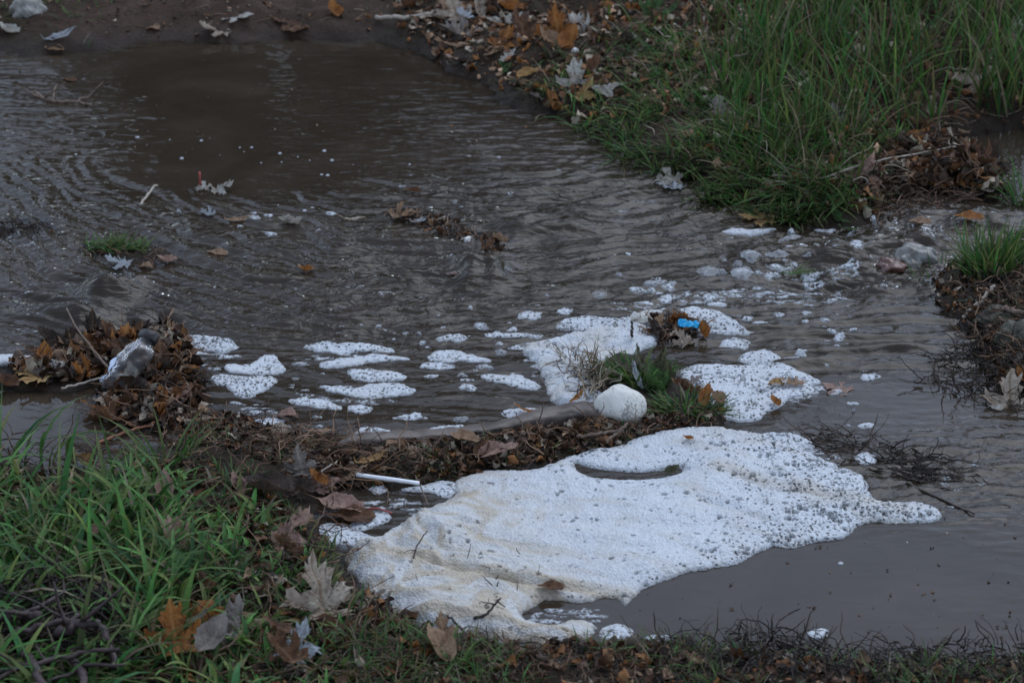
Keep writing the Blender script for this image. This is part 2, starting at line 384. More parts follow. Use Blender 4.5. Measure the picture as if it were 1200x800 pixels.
# standing wavelets right of the foam
wv = blob(990, 400, 160, 38, 4)
H += wv * .0016 * np.sin((Y + .012 * np.sin(X * 9) + .05 * (X - .5) ** 2 + .008 * fbm(X * 8, Y * 8, 71, 2)) / .0068 * .9) * sm(-.3, .3, pn(X * 6, Y * 30, 60))
# humps where the stream runs over hidden stones
def hump(cx, cy, a, rx, ry, seed=0):
    gx, gy = pix(cx, cy); u = (X - gx) / rx + .5 * pn(X * 18, Y * 18, 61 + seed); v_ = (Y - gy) / ry + .5 * pn(X * 18, Y * 18, 62 + seed)
    return a * np.exp(-u * u - v_ * v_)
H += hump(130, 345, .010, .045, .035) + hump(105, 372, .008, .06, .03, 3) - hump(150, 380, .006, .08, .035, 4) + hump(575, 322, .008, .025, .045, 5) + hump(545, 322, .007, .02, .05, 6)
H += hump(1080, 290, .008, .05, .045, 7) + hump(1000, 300, .006, .06, .03, 8) - hump(960, 330, .005, .08, .04, 9) + hump(640, 270, .004, .1, .03, 10) + hump(1150, 262, .006, .09, .05, 11) + hump(905, 300, .004, .06, .04, 12)
fade = (1 - sm(1.10, 1.3, np.abs(X))) * sm(2.38, 2.45, Y) * (1 - sm(5.2, 5.3, Y))
WH = H * 3.6 * fade
depth = WH - land(X, Y)
turb = 1 - np.exp(-np.clip(depth, 0, 1) / .006)
ripple = np.clip(amp * 1.0 * fade, 0.04, 1.6)
w = link('water', mesh_np('water', np.stack([X, Y, WH], -1).reshape(-1, 3), [grid_faces(len(xs), len(ys))], M_WATER,
         {'turbid': turb.ravel(), 'ripple': ripple.ravel()}))
tag(w, 'brown flood water flowing over the track', kind='structure')
# ------------------------------------------------------------------ foam
FOAM = []      # (xs, ys, z) grids for things that rest on foam
def foam_pad(label, poly, T=.004, step=None, seed=0, holes=None, dens=.5, hole_r=(.0014, .0036), edge=.006, wob=.003, group=None, fn=None, dirt_fn=None, name='foam_patch', z0=0.0, thin=0.0, brk=None):
    poly = chaikin(np.asarray(poly), 2)
    lo, hi = poly.min(0) - .006, poly.max(0) + .006
    size = max(hi - lo); area = (hi[0] - lo[0]) * (hi[1] - lo[1])
    step = step or (.0011 if size < .05 else .0014 if size < .15 else .0017)
    xs_, ys_ = np.arange(lo[0], hi[0] + step, step), np.arange(lo[1], hi[1] + step, step)
    X, Y = np.meshgrid(xs_, ys_)
    s = sdf(X, Y, poly) + wob * fbm(X / .022, Y / .022, 100 + seed, 3) + .0016 * fbm(X / .006, Y / .006, 120 + seed, 2)
    for hpoly in holes or []:
        s = np.minimum(s, -(sdf(X, Y, chaikin(np.asarray(hpoly), 2)) + .002 * fbm(X / .02, Y / .02, 140 + seed, 2)))
    if brk is not None: s = np.minimum(s, (fbm(X / .030, Y / .011, 130 + seed, 3) + brk) * .012)
    h = np.where(s > 0, T * (1 - np.exp(-s / edge)) ** .7, np.maximum(s * 1.2, -.004))
    h = h + np.where(s > 0, 1, 0) * .0006 * np.minimum(1, np.abs(s) / .002)
    if fn is not None: h = h + np.clip(s / .01, 0, 1) * fn(X, Y, s)
    # bubbles: fine relief
    d1, _c = worley(X / .0065, Y / .0065, 150 + seed); d2, _c2 = worley(X / .0032, Y / .0032, 160 + seed); d1b, _ = worley((X + .004 * pn(X * 60, Y * 60, 3)) / .017, Y / .014, 155 + seed)
    k = np.clip(s / .003, 0, 1)
    h = h + k * min(1, max(0, T - .002) / .004) * .0022 * np.minimum(0, d1b - .32) + k * (.0009 * (0.6 - d1) * min(1, T / .004 + .3) + .0004 * (.6 - d2))
    # burst bubbles: small openings down to the water
    ct = .0066; jx, jy = .0022 * pn(X / .009, Y / .009, 175), .0022 * pn(X / .009, Y / .009, 176); d3, cid = worley((X + jx) / ct, (Y + jy) / ct, 170 + seed)
    dn = dens if not callable(dens) else dens(X, Y, s)
    clus = sm(-.1, .4, fbm(X / .045, Y / .03, 180 + seed, 3))
    r = (hole_r[0] + (hole_r[1] - hole_r[0]) * (cid * 7.3 % 1) ** 2.2) / ct
    on = (cid < dn * (.04 + 1.15 * clus))
    pit = np.where(on, np.clip((r - d3) * ct / .0007 + .3, 0, 1), 0) * np.clip((s - .0012) / .001, 0, 1)
    h = h * (1 - pit) + pit * np.minimum(h - .0022, .0004)
    h = np.where(s > 0, h, np.minimum(h, 0))
    water_z = wz(X, Y)
    Z_ = h + z0 + water_z
    keep = s > -.0035
    f = grid_faces(len(xs_), len(ys_), keep.ravel())
    used = np.unique(f); remap = np.full(X.size, -1); remap[used] = np.arange(len(used))
    V = np.stack([X, Y, Z_], -1).reshape(-1, 3)[used]
    c = V[:, :2].mean(0); V[:, :2] -= c
    dirt = np.zeros(X.shape) if dirt_fn is None else dirt_fn(X, Y, s)
    dirt = dirt + .12 * sm(0, .5, fbm(X / .05, Y / .05, 190 + seed, 3))
    th_ = np.clip(.8 - s / .008 + .6 * fbm(X / .007, Y / .007, 195 + seed, 2), 0, 1) * (.6 + thin) + np.where(h < .0006, .3, 0)
    me = mesh_np('foam', V, [remap[f]], M_FOAM, {'dirt': np.clip(dirt, 0, 1).ravel()[used], 'thin': np.clip(th_, 0, 1).ravel()[used], 'pit': pit.ravel()[used], 'open': np.clip(np.broadcast_to(dn, X.shape) - .55, -.6, .5).ravel()[used]})
    o = link(name, me, loc=(c[0], c[1], 0))
    tag(o, label, 'foam', group)
    FOAM.append((xs_, ys_, Z_))
    return o
_wx, _wy = xs.copy(), ys.copy()
def wz(x, y):
    x = np.asarray(x, float); y = np.asarray(y, float)
    i = np.clip(np.searchsorted(_wx, x) - 1, 0, len(_wx) - 2); j = np.clip(np.searchsorted(_wy, y) - 1, 0, len(_wy) - 2)
    u = np.clip((x - _wx[i]) / (_wx[i + 1] - _wx[i]), 0, 1); v_ = np.clip((y - _wy[j]) / (_wy[j + 1] - _wy[j]), 0, 1)
    return (WH[j, i] * (1 - u) + WH[j, i + 1] * u) * (1 - v_) + (WH[j + 1, i] * (1 - u) + WH[j + 1, i + 1] * u) * v_
def top(x, y):
    """height of whatever surface is uppermost at a point"""
    z = max(float(gh(x, y)), float(wz(x, y)))
    for xs_, ys_, Z_ in FOAM:
        if xs_[0] < x < xs_[-1] and ys_[0] < y < ys_[-1]:
            z = max(z, float(Z_[min(int((y - ys_[0]) / (ys_[1] - ys_[0])), len(ys_) - 1), min(int((x - xs_[0]) / (xs_[1] - xs_[0])), len(xs_) - 1)]))
    return z
def tpix(px_, py_, extra=0.0):
    z = np.arange(.30, -.012, -.0012); x, y = ray_at(px_, py_, z + extra); s = np.maximum(gh(x, y), wz(x, y))
    for xs_, ys_, Z_ in FOAM:
        m = (x > xs_[0]) & (x < xs_[-1]) & (y > ys_[0]) & (y < ys_[-1])
        if m.any():
            i = np.minimum(((x[m] - xs_[0]) / (xs_[1] - xs_[0])).astype(int), len(xs_) - 1); j = np.minimum(((y[m] - ys_[0]) / (ys_[1] - ys_[0])).astype(int), len(ys_) - 1)
            s[m] = np.maximum(s[m], Z_[j, i])
    i = int(np.argmax(z <= s + 1e-4))
    return Vector((float(x[i]), float(y[i]), float(z[i]) + extra))

def PX(X, Y): return proj(X, Y, .01)
MAIN = P((402, 650), (418, 640), (440, 640), (455, 625), (472, 616), (500, 600), (520, 590), (535, 582), (530, 566), (545, 558), (570, 553), (590, 552), (625, 553), (645, 545), (660, 538), (700, 528), (730, 520), (760, 510), (800, 503), (850, 505), (885, 512), (920, 510), (945, 515), (957, 524), (940, 530), (965, 540), (985, 550), (1010, 557), (1018, 570), (1022, 585), (1045, 592), (1070, 587), (1095, 595), (1107, 605), (1090, 613), (1050, 613), (1010, 611), (995, 625), (985, 633), (955, 636), (930, 643), (905, 640), (880, 650), (870, 660), (840, 665), (810, 668), (780, 680), (748, 693), (735, 711), (722, 702), (700, 699), (686, 708), (665, 704), (645, 702), (630, 708), (607, 724), (640, 736), (668, 726), (694, 730), (702, 740), (680, 752), (650, 759), (600, 757), (560, 750), (530, 746), (500, 738), (465, 726), (440, 708), (425, 690), (410, 668))
SLIT = P((670, 540), (688, 548), (720, 553), (760, 555), (800, 548), (798, 557), (765, 564), (720, 564), (680, 559))
def main_fn(X, Y, s):
    px_, py_ = PX(X, Y)
    left = sm(700, 480, px_) * sm(560, 620, py_)
    w_ = fbm(X * 7, Y * 7, 200, 3)
    r = 1 - np.abs(pn(X * 9 + w_ * .8, Y * 22 + X * 10 + w_ * 1.2, 201)) * 2
    r2 = 1 - np.abs(pn(X * 30 + w_ * 2, Y * 60 + X * 20, 203)) * 2
    h = .011 * fbm(X * 5, Y * 9, 205, 3) + .006 * left + .004 + left * (.0075 * r + .0022 * r2) + .0012 * fbm(X * 45, Y * 45, 206, 3)
    # the long creases that run to the right-hand tongue and along the near edge
    for a, b_, dep, wd in (((570, 690), (700, 696), .009, .007), ((860, 570), (1050, 602), .004, .006), ((820, 590), (930, 628), .003, .006), ((470, 668), (600, 690), .007, .006), ((700, 560), (800, 640), .002, .01)):
        pa, pb = pix(*a), pix(*b_); e = pb - pa; t = np.clip(((X - pa[0]) * e[0] + (Y - pa[1]) * e[1]) / (e @ e), 0, 1)
        d = np.hypot(X - pa[0] - e[0] * t, Y - pa[1] - e[1] * t + .008 * fbm(X * 20, Y * 20, 207, 2))
        h = h - dep * np.exp(-(d / wd) ** 2)
    return h * np.clip(s / .03, 0, 1)
def main_dirt(X, Y, s):
    px_, py_ = PX(X, Y)
    left = sm(760, 470, px_ - (py_ - 600) * .8)
    w_ = fbm(X * 7, Y * 7, 200, 3)
    st = sm(-.25, .5, fbm(X * 14 + w_ * 2, Y * 40 + X * 20 + w_ * 2, 210, 3))
    d = left * (.35 + .65 * st) + .25 * sm(.1, .6, fbm(X * 6, Y * 25 + X * 14, 211, 3))
    for a, b_ in (((560, 690), (760, 700)), ((840, 560), (1060, 602)), ((470, 668), (600, 690))):
        pa, pb = pix(*a), pix(*b_); e = pb - pa; t = np.clip(((X - pa[0]) * e[0] + (Y - pa[1]) * e[1]) / (e @ e), 0, 1)
        d = d + .45 * np.exp(-(np.hypot(X - pa[0] - e[0] * t, Y - pa[1] - e[1] * t) / .014) ** 2)
    return d
def main_dens(X, Y, s):
    px_, _ = PX(X, Y)
    return .16 + .75 * sm(780, 980, px_) + .45 * np.exp(-s / .03) * sm(560, 700, px_)
foam_pad('great thick sheet of white foam with a wrinkled cream end below the white stone', MAIN, T=.007, seed=1, holes=[SLIT], edge=.012, wob=.004, fn=main_fn, dirt_fn=main_dirt, dens=main_dens, name='foam_sheet', hole_r=(.0007, .0038))
UP1 = P((606, 408), (640, 401), (700, 390), (725, 383), (742, 370), (775, 363), (790, 370), (785, 382), (770, 392), (772, 404), (758, 410), (735, 420), (708, 430), (690, 438), (700, 452), (712, 470), (700, 480), (690, 486), (660, 482), (642, 470), (640, 450), (634, 436), (622, 422))
foam_pad('lumpy cream-white foam with bits of straw, heaped against the straw left of the plant tuft', UP1, T=.006, seed=2, edge=.010, fn=lambda X, Y, s: .008 * fbm(X * 22, Y * 22, 220, 3) + .002, dirt_fn=lambda X, Y, s: .45 * sm(-.2, .5, fbm(X * 12, Y * 20, 221, 3)), dens=.3, name='foam_sheet')
UP2 = P((796, 434), (835, 427), (860, 430), (885, 428), (905, 427), (930, 430), (948, 440), (966, 449), (950, 454), (966, 462), (930, 463), (915, 476), (897, 485), (887, 495), (850, 494), (830, 480), (812, 462), (798, 448))
foam_pad('pitted white foam sheet lying beyond the green sprigs, edged with leaf bits', UP2, T=.0035, seed=3, dens=.75, name='foam_sheet')
UP3 = P((800, 364), (830, 364), (852, 370), (868, 382), (887, 388), (880, 393), (850, 393), (815, 392), (822, 384), (800, 376), (780, 372))
foam_pad('pitted white foam curving round the blue plastic scrap', UP3, T=.0025, seed=4, dens=1.0, name='foam_sheet')
BAND = P((645, 384), (665, 374), (690, 371), (720, 375), (750, 371), (772, 368), (770, 376), (740, 384), (712, 387), (680, 387))
foam_pad('speckled foam band just upstream of the heaped cream foam', BAND, T=.002, seed=5, dens=1.3, name='foam_sheet')
def ell(cx, cy, rx, ry, seed=0):
    r_ = np.random.default_rng(int(cx * 7 + cy * 13 + seed)); a = np.linspace(0, 2 * np.pi, 14, endpoint=False)
    m = 1 + .16 * r_.standard_normal(14)
    return P(*[(cx + rx * m[i] * math.cos(a[i]), cy + ry * m[i] * math.sin(a[i])) for i in range(14)])
shaped = [
 ('long pitted foam strip trailing from the leaf dam into the current', [(183, 395), (200, 392), (220, 396), (245, 396), (275, 402), (282, 410), (262, 416), (240, 412), (222, 408), (200, 404)], 1.2),
 ('two-lobed foam island nearest the pitted strip below the leaf dam', [(262, 430), (298, 428), (305, 418), (325, 417), (330, 427), (339, 435), (318, 441), (290, 440), (268, 441), (264, 436)], .4),
 ('dark-speckled foam island below the two-lobed one', [(243, 443), (262, 440), (285, 444), (310, 440), (330, 447), (318, 456), (303, 460), (298, 468), (276, 466), (270, 456), (252, 451)], 1.2),
 ('long foam island uppermost in the cluster in mid current', [(353, 408), (375, 403), (400, 407), (430, 404), (465, 410), (462, 415), (430, 414), (398, 417), (365, 415)], .7),
 ('smooth foam island second in the cluster in mid current', [(368, 428), (392, 424), (420, 420), (440, 416), (482, 420), (478, 425), (440, 425), (415, 431), (390, 434)], .3),
 ('rounded foam island third in the cluster in mid current', [(403, 436), (425, 433), (450, 435), (470, 438), (480, 446), (455, 449), (425, 448), (410, 444)], .7),
 ('largest foam island of the cluster in mid current', [(372, 452), (395, 452), (425, 455), (440, 449), (470, 450), (488, 457), (482, 464), (455, 464), (430, 468), (408, 463), (385, 460)], .5),
 ('oval foam island nearest the bank of roots in the cluster', [(333, 468), (355, 465), (385, 469), (402, 476), (400, 481), (370, 479), (345, 476)], .9),
 ('foam island with a long tail in mid channel', [(498, 418), (515, 411), (533, 412), (550, 415), (579, 421), (575, 425), (540, 423), (510, 425)], .4),
 ('whale-shaped foam island pointing at the straw heap', [(560, 441), (580, 438), (600, 441), (596, 436), (612, 440), (638, 451), (632, 459), (605, 455), (582, 451), (568, 447)], .5),
 ('thin speckled foam streak upstream of the cream foam', [(566, 392), (580, 386), (592, 391), (615, 389), (640, 397), (630, 401), (600, 396), (575, 397)], .9),
 ('flat white foam under the yellow leaf by the far bank', [(838, 276), (860, 268), (885, 270), (916, 268), (900, 275), (870, 278)], .2),
 ('thin white foam slip against the bent grass clump', [(950, 270), (965, 266), (984, 268), (970, 273)], .2),
 ('small foam mat beside the curled pink leaf', [(405, 614), (430, 602), (462, 601), (458, 610), (440, 618), (418, 624)], .6),
 ('pitted foam mat between the curled pink leaf and the cream foam', [(368, 616), (395, 612), (412, 620), (440, 630), (430, 640), (400, 640), (375, 634)], .7),
 ('scrap of foam by the white paper stick', [(432, 571), (446, 567), (456, 574), (445, 579), (433, 578)], .4),
 ('ragged foam edging the small pool beyond the white paper stick', [(468, 573), (490, 570), (520, 562), (538, 566), (534, 580), (524, 585), (505, 577), (480, 577)], .6),
 ('foam cake between the muddy inlet and the grassy bank', [(700, 738), (722, 729), (742, 736), (744, 744), (722, 751), (704, 749)], .8),
 ('pale narrow foam cake touching the grassy bank', [(756, 745), (775, 743), (793, 748), (780, 753), (762, 752)], .2),
 ('foam patch under the orange leaf by the concrete edge', [(583, 484), (600, 478), (630, 478), (657, 483), (650, 489), (620, 492), (595, 491)], .9),
 ('foam patch caught at the tip of the concrete edge', [(412, 507), (430, 500), (452, 502), (461, 508), (440, 516), (418, 519)], .6),
 ('straggling foam strip along the root-covered bank', [(275, 498), (310, 488), (335, 492), (330, 500), (300, 503)], .8),
 ('foam film along the middle of the concrete edge', [(470, 512), (500, 502), (545, 498), (540, 503), (500, 510)], .5),
 ('white foam tongue lying against the yellow maple leaf', [(-10, 425), (30, 427), (60, 429), (72, 436), (50, 441), (20, 436), (-10, 435)], .0),
]
for i, (lab, pts, dn) in enumerate(shaped): foam_pad(lab, P(*pts), z0=.013 if 'tongue lying' in lab else 0, T=.0016, seed=10 + i, dens=dn * .6 + .3, wob=.0035, edge=.004)
ov = [(862, 403, 17, 6, 'oval foam patch under the blue plastic scrap'), (840, 358, 12, 5, 'domed foam patch upstream of the blue plastic scrap'), (889, 421, 23, 9, 'egg-shaped foam patch touching the tip of the pitted sheet beyond the sprigs'), (926, 420, 11, 3.5, 'lens of foam right of the egg-shaped patch'), (938, 412, 8, 2.5, 'slim foam lens farther out than the lens by the egg-shaped patch'),
 (1022, 442, 11, 4, 'lone oval foam patch in the open water by the bank weeds'), (982, 395, 9, 3.2, 'larger foam oval of the pair on the standing ripples'), (974, 390, 6, 2.4, 'smaller foam oval of the pair on the standing ripples'), (1014, 538, 14, 6.5, 'round ringed foam patch beyond the tongue of the great sheet'), (959, 742, 14, 7, 'foam patch among weeds by the near bank in the grey pool'), (1015, 499, 10, 3.5, 'ringed foam oval beside the submerged weed bed'), (999, 473, 6, 2, 'tiny foam oval in the grey pool above the ringed oval'),
 (512, 430, 22, 5, 'rounded foam oval under the island with a long tail'), (529, 399, 19, 3.5, 'low foam dome in mid channel nearest the far ripples'), (547, 455, 11, 4, 'dark-centred foam oval beside the whale-shaped island'), (548, 447, 8, 2, 'slim foam streak above the dark-centred oval'), (481, 489, 18, 4, 'white foam oval nearest the middle of the concrete edge'), (421, 479, 16, 6, 'round foam oval below the largest island of the cluster'), (620, 371, 15, 4, 'foam oval farthest upstream of the cream foam'), (661, 367, 9, 3, 'foam oval next upstream of the speckled band'), (602, 385, 6, 2, 'foam fleck by the thin speckled streak'),
 (504, 442, 8, 2, 'foam fleck between the two middle ovals'), (1110, 585, 0, 0, ''), (963, 417, 0, 0, ''), (1086, 589, 0, 0, ''), (914, 369, 7, 2.5, 'small foam dome on the first standing ripple'), (876, 374, 6, 2.5, 'small foam dome beside the sheet round the blue scrap'), (891, 378, 9, 2.2, 'foam sliver beside the sheet round the blue scrap'), (945, 367, 6, 2, 'foam fleck on the second standing ripple'), (966, 375, 7, 2, 'foam fleck below the second standing ripple'), (1000, 386, 5, 2, 'foam dot right of the foam oval pair'), (944, 377, 5, 1.5, 'faint foam fleck below the first ripple dome')]
for i, (a, b_, rx, ry, lab) in enumerate(ov):
    if rx: foam_pad(lab, ell(a, b_, rx, ry), T=.0016, seed=60 + i, dens=.8, wob=.0022, edge=.003)
# flecks too many to name by hand
LANDMARKS = [('white stone', 727, 468), ('blue plastic scrap', 805, 382), ('pitted foam strip at the leaf dam', 235, 403), ('rock under the current', 1080, 290), ('grass tuft in the current', 130, 290), ('red-stemmed leaf', 233, 216), ('driftwood clump with the pebble', 560, 290), ('leaf dam', 150, 420), ('standing ripples', 980, 400), ('submerged weed bed', 1080, 540), ('concrete edge', 560, 505), ('bent grass clump', 970, 240), ('largest foam island', 430, 458), ('whale-shaped foam island', 600, 448), ('bank weeds', 1130, 420)]
_cnt = {}
ORD = ['nearest', 'second nearest', 'third nearest', 'fourth nearest', 'fifth nearest', 'sixth nearest', 'seventh nearest', 'eighth nearest', 'ninth nearest', 'tenth nearest', 'eleventh nearest', 'twelfth nearest', 'thirteenth nearest', 'fourteenth nearest', 'fifteenth nearest', 'sixteenth nearest', 'seventeenth nearest', 'eighteenth nearest', 'nineteenth nearest', 'twentieth nearest'] + [t + ' nearest' for t in 'twenty-first twenty-second twenty-third twenty-fourth twenty-fifth twenty-sixth twenty-seventh twenty-eighth twenty-ninth thirtieth thirty-first thirty-second thirty-third thirty-fourth'.split()]
def auto_labels(items, what, marks):
    """items: list of (px, py, kind word, object). Each gets a label that names the nearest landmark, the side of it and the rank there."""
    buckets = {}
    for px_, py_, kw, o in items:
        m = min(marks, key=lambda q: (q[1] - px_) ** 2 + ((q[2] - py_) * 2) ** 2)
        dx, dy = px_ - m[1], (py_ - m[2]) * 2
        side = ('to the right of' if dx > 0 else 'to the left of') if abs(dx) > abs(dy) else ('in front of' if dy > 0 else 'behind')
        buckets.setdefault((kw, side, m[0]), []).append((math.hypot(dx, dy), o))
    for (kw, side, m), L in buckets.items():
        L.sort(key=lambda q: q[0]); side = {'to the right of': 'right of', 'to the left of': 'left of'}.get(side, side)
        for k, (_, o) in enumerate(L):
            if len(L) == 1: o['label'] = f'{kw} {what} {side} the {m}'
            else: o['label'] = f'{kw} {what} {side} {m}, {ORD[k]}'
film = [
 ('lacy foam film drawn out between the speckled band and the rapids', [(790, 352), (850, 340), (930, 332), (985, 326), (990, 334), (940, 345), (880, 352), (830, 360)]),
 ('lacy foam film just downstream of the rapids', [(930, 318), (980, 312), (1040, 306), (1045, 312), (1000, 322), (955, 330)]),
 ('thin foam lace around the domed patch upstream of the scrap', [(700, 362), (760, 352), (830, 345), (860, 352), (800, 362), (740, 368)]),
 ('foam lace joining the strip at the leaf dam to the two-lobed island', [(215, 408), (262, 412), (285, 420), (268, 428), (240, 424)]),
 ('foam lace under the long island of the mid-current cluster', [(345, 416), (420, 414), (470, 416), (470, 422), (400, 424), (350, 424)]),
 ('foam lace between the largest island and the oval nearest the roots', [(345, 458), (380, 463), (430, 469), (470, 466), (470, 472), (410, 474), (350, 466)]),
 ('foam lace fringing the heaped cream foam', [(596, 404), (650, 392), (660, 400), (630, 415), (640, 440), (630, 455), (622, 430), (606, 415)]),
 ('foam lace trailing off the pitted sheet into the grey pool', [(955, 448), (985, 452), (990, 460), (960, 464), (930, 474), (925, 464)]),
 ('foam lace bordering the tip of the great sheet beyond the ringed patch', [(880, 508), (930, 505), (965, 520), (990, 545), (970, 545), (940, 528), (890, 518)]),
 ('foam lace in the muddy inlet at the near bank', [(612, 722), (650, 712), (700, 712), (725, 722), (700, 730), (650, 736), (620, 734)]),
 ('foam scum over the small pool beyond the curled pink leaf', [(420, 590), (460, 584), (510, 590), (490, 602), (450, 602), (425, 600)]),
 ('foam lace in the shallows left of the ragged foam strip', [(250, 470), (300, 474), (330, 484), (300, 490), (262, 484)]),
 ('long wisp of foam lace crossing the standing ripples', [(890, 352), (950, 350), (1010, 345), (1010, 350), (950, 357), (900, 360)]),
]
for i, (lab, pts) in enumerate(film): foam_pad(lab, P(*pts), T=.0004, seed=400 + i, dens=1.6, wob=.009, edge=.002, name='foam_film', thin=.6, brk=-.03, hole_r=(.002, .0045))
items = []
def flecks(n, cx, cy, sx, sy, r0, r1, seed):
    r_ = np.random.default_rng(seed); protos = []
    for k in range(n):
        for _t in range(20):
            a, b_ = cx + sx * r_.standard_normal(), cy + sy * r_.standard_normal()
            x, y = pix(a, b_)
            if gh(x, y) < -.002 and all(not (q[0][0] < x < q[0][-1] and q[1][0] < y < q[1][-1]) for q in FOAM) and 0 < a < 1200: break
        else: continue
        rr_ = r0 + (r1 - r0) * r_.random() ** 2
        if len(protos) < 8:
            n0 = len(FOAM)
            o = foam_pad('', ell(a, b_, rr_, rr_ * float(r_.uniform(.2, .42)), k), T=.0005, step=.0008, seed=300 + seed + k, dens=1.1, wob=.0022, edge=.002, name='foam_fleck', group='small foam flecks drifting on the water', thin=.45)
            del FOAM[n0:]; protos.append((o, rr_))
        else:
            s, sr = protos[int(r_.integers(len(protos)))]
            o = s.copy(); COL.objects.link(o); o.location = (x, y, float(wz(x, y)) + .0003); o.rotation_euler = (0, 0, r_.uniform(-.5, .5)); f = rr_ / sr; o.scale = (f, f, 1)
        items.append((a, b_, 'large white' if rr_ > r0 + .4 * (r1 - r0) and rr_ > 6 else 'small white', o))
flecks(34, 900, 328, 60, 14, 3, 8, 1); flecks(14, 970, 300, 40, 14, 3, 10, 2); flecks(14, 800, 345, 60, 12, 3, 12, 3)
flecks(14, 610, 400, 40, 25, 2, 7, 4); flecks(16, 500, 420, 70, 30, 2, 6, 5); flecks(10, 960, 440, 60, 40, 2, 5, 6)
flecks(9, 220, 420, 20, 10, 2, 8, 7); flecks(12, 340, 470, 40, 20, 2, 6, 8); flecks(10, 320, 255, 60, 8, 3, 9, 9); flecks(8, 560, 240, 80, 30, 2, 4, 10); flecks(8, 1060, 570, 50, 20, 2, 6, 12)
auto_labels(items, 'foam fleck', LANDMARKS)

# clear bubbles riding on the brown water
m_b, nt, b = new_mat('bubble_film'); b.inputs['Base Color'].default_value = (.8, .84, .9, 1); b.inputs['Transmission Weight'].default_value = .55; b.inputs['Roughness'].default_value = .05; b.inputs['IOR'].default_value = 1.2
bm = bmesh.new(); bmesh.ops.create_uvsphere(bm, u_segments=14, v_segments=8, radius=1)
bmesh.ops.delete(bm, geom=[v for v in bm.verts if v.co.z < -.2], context='VERTS')
me_b = bpy.data.meshes.new('bubble'); bm.to_mesh(me_b); bm.free(); me_b.materials.append(m_b)
for p in me_b.polygons: p.use_smooth = True
items = []
r_ = np.random.default_rng(4)
for a, b_ in [(161, 161), (199, 164), (213, 186), (172, 170), (281, 173), (286, 178), (295, 173), (258, 182), (236, 165), (306, 191), (328, 180), (349, 184), (363, 188), (377, 205), (380, 177), (326, 241), (357, 248), (389, 188), (414, 193), (15, 156), (89, 181), (384, 206), (480, 193), (246, 162), (330, 190), (84, 600), (388, 363), (84, 472), (985, 660), (1063, 635)]:
    x, y = pix(a, b_)
    if gh(x, y) > 0: continue
    o = link('bubble', me_b, loc=(x, y, float(wz(x, y))), sc=(lambda q: (q, q, q * .6))(float(.0009 + .0026 * r_.random() ** 2)))
    tag(o, None, 'bubble', 'bubbles riding on the brown water'); items.append((a, b_, 'clear round', o))
auto_labels(items, 'bubble', LANDMARKS)
# ------------------------------------------------------------------ leaves
MAPLE = [(0.03, 0.0), (0.18, -0.06), (0.36, -0.10), (0.33, 0.0), (0.46, 0.03), (0.34, 0.12), (0.22, 0.17), (0.30, 0.24), (0.52, 0.30), (0.50, 0.38), (0.66, 0.46), (0.50, 0.50), (0.52, 0.60), (0.38, 0.52), (0.20, 0.42), (0.14, 0.46), (0.18, 0.62), (0.28, 0.66), (0.18, 0.74), (0.20, 0.84), (0.10, 0.82), (0.0, 1.0)]
OAK = [(0.02, 0.0), (0.07, 0.12), (0.20, 0.16), (0.18, 0.24), (0.10, 0.28), (0.28, 0.38), (0.30, 0.46), (0.14, 0.48), (0.30, 0.62), (0.28, 0.70), (0.13, 0.70), (0.20, 0.84), (0.10, 0.90), (0.0, 1.0)]
OVATE = [(0.02, 0.0), (0.15, 0.08), (0.25, 0.22), (0.29, 0.38), (0.27, 0.55), (0.20, 0.72), (0.10, 0.88), (0.0, 1.0)]
LONG = [(0.02, 0.0), (0.07, 0.1), (0.12, 0.3), (0.13, 0.5), (0.10, 0.75), (0.04, 0.93), (0.0, 1.0)]
AXES = {'maple': [(0, 1), (.66, .46), (-.66, .46), (.42, .0), (-.42, .0)], 'oak': [(0, 1)], 'ovate': [(0, 1)], 'long': [(0, 1)]}
SHAPES = {'maple': (MAPLE, .25), 'oak': (OAK, .45), 'ovate': (OVATE, .4), 'long': (LONG, .45)}
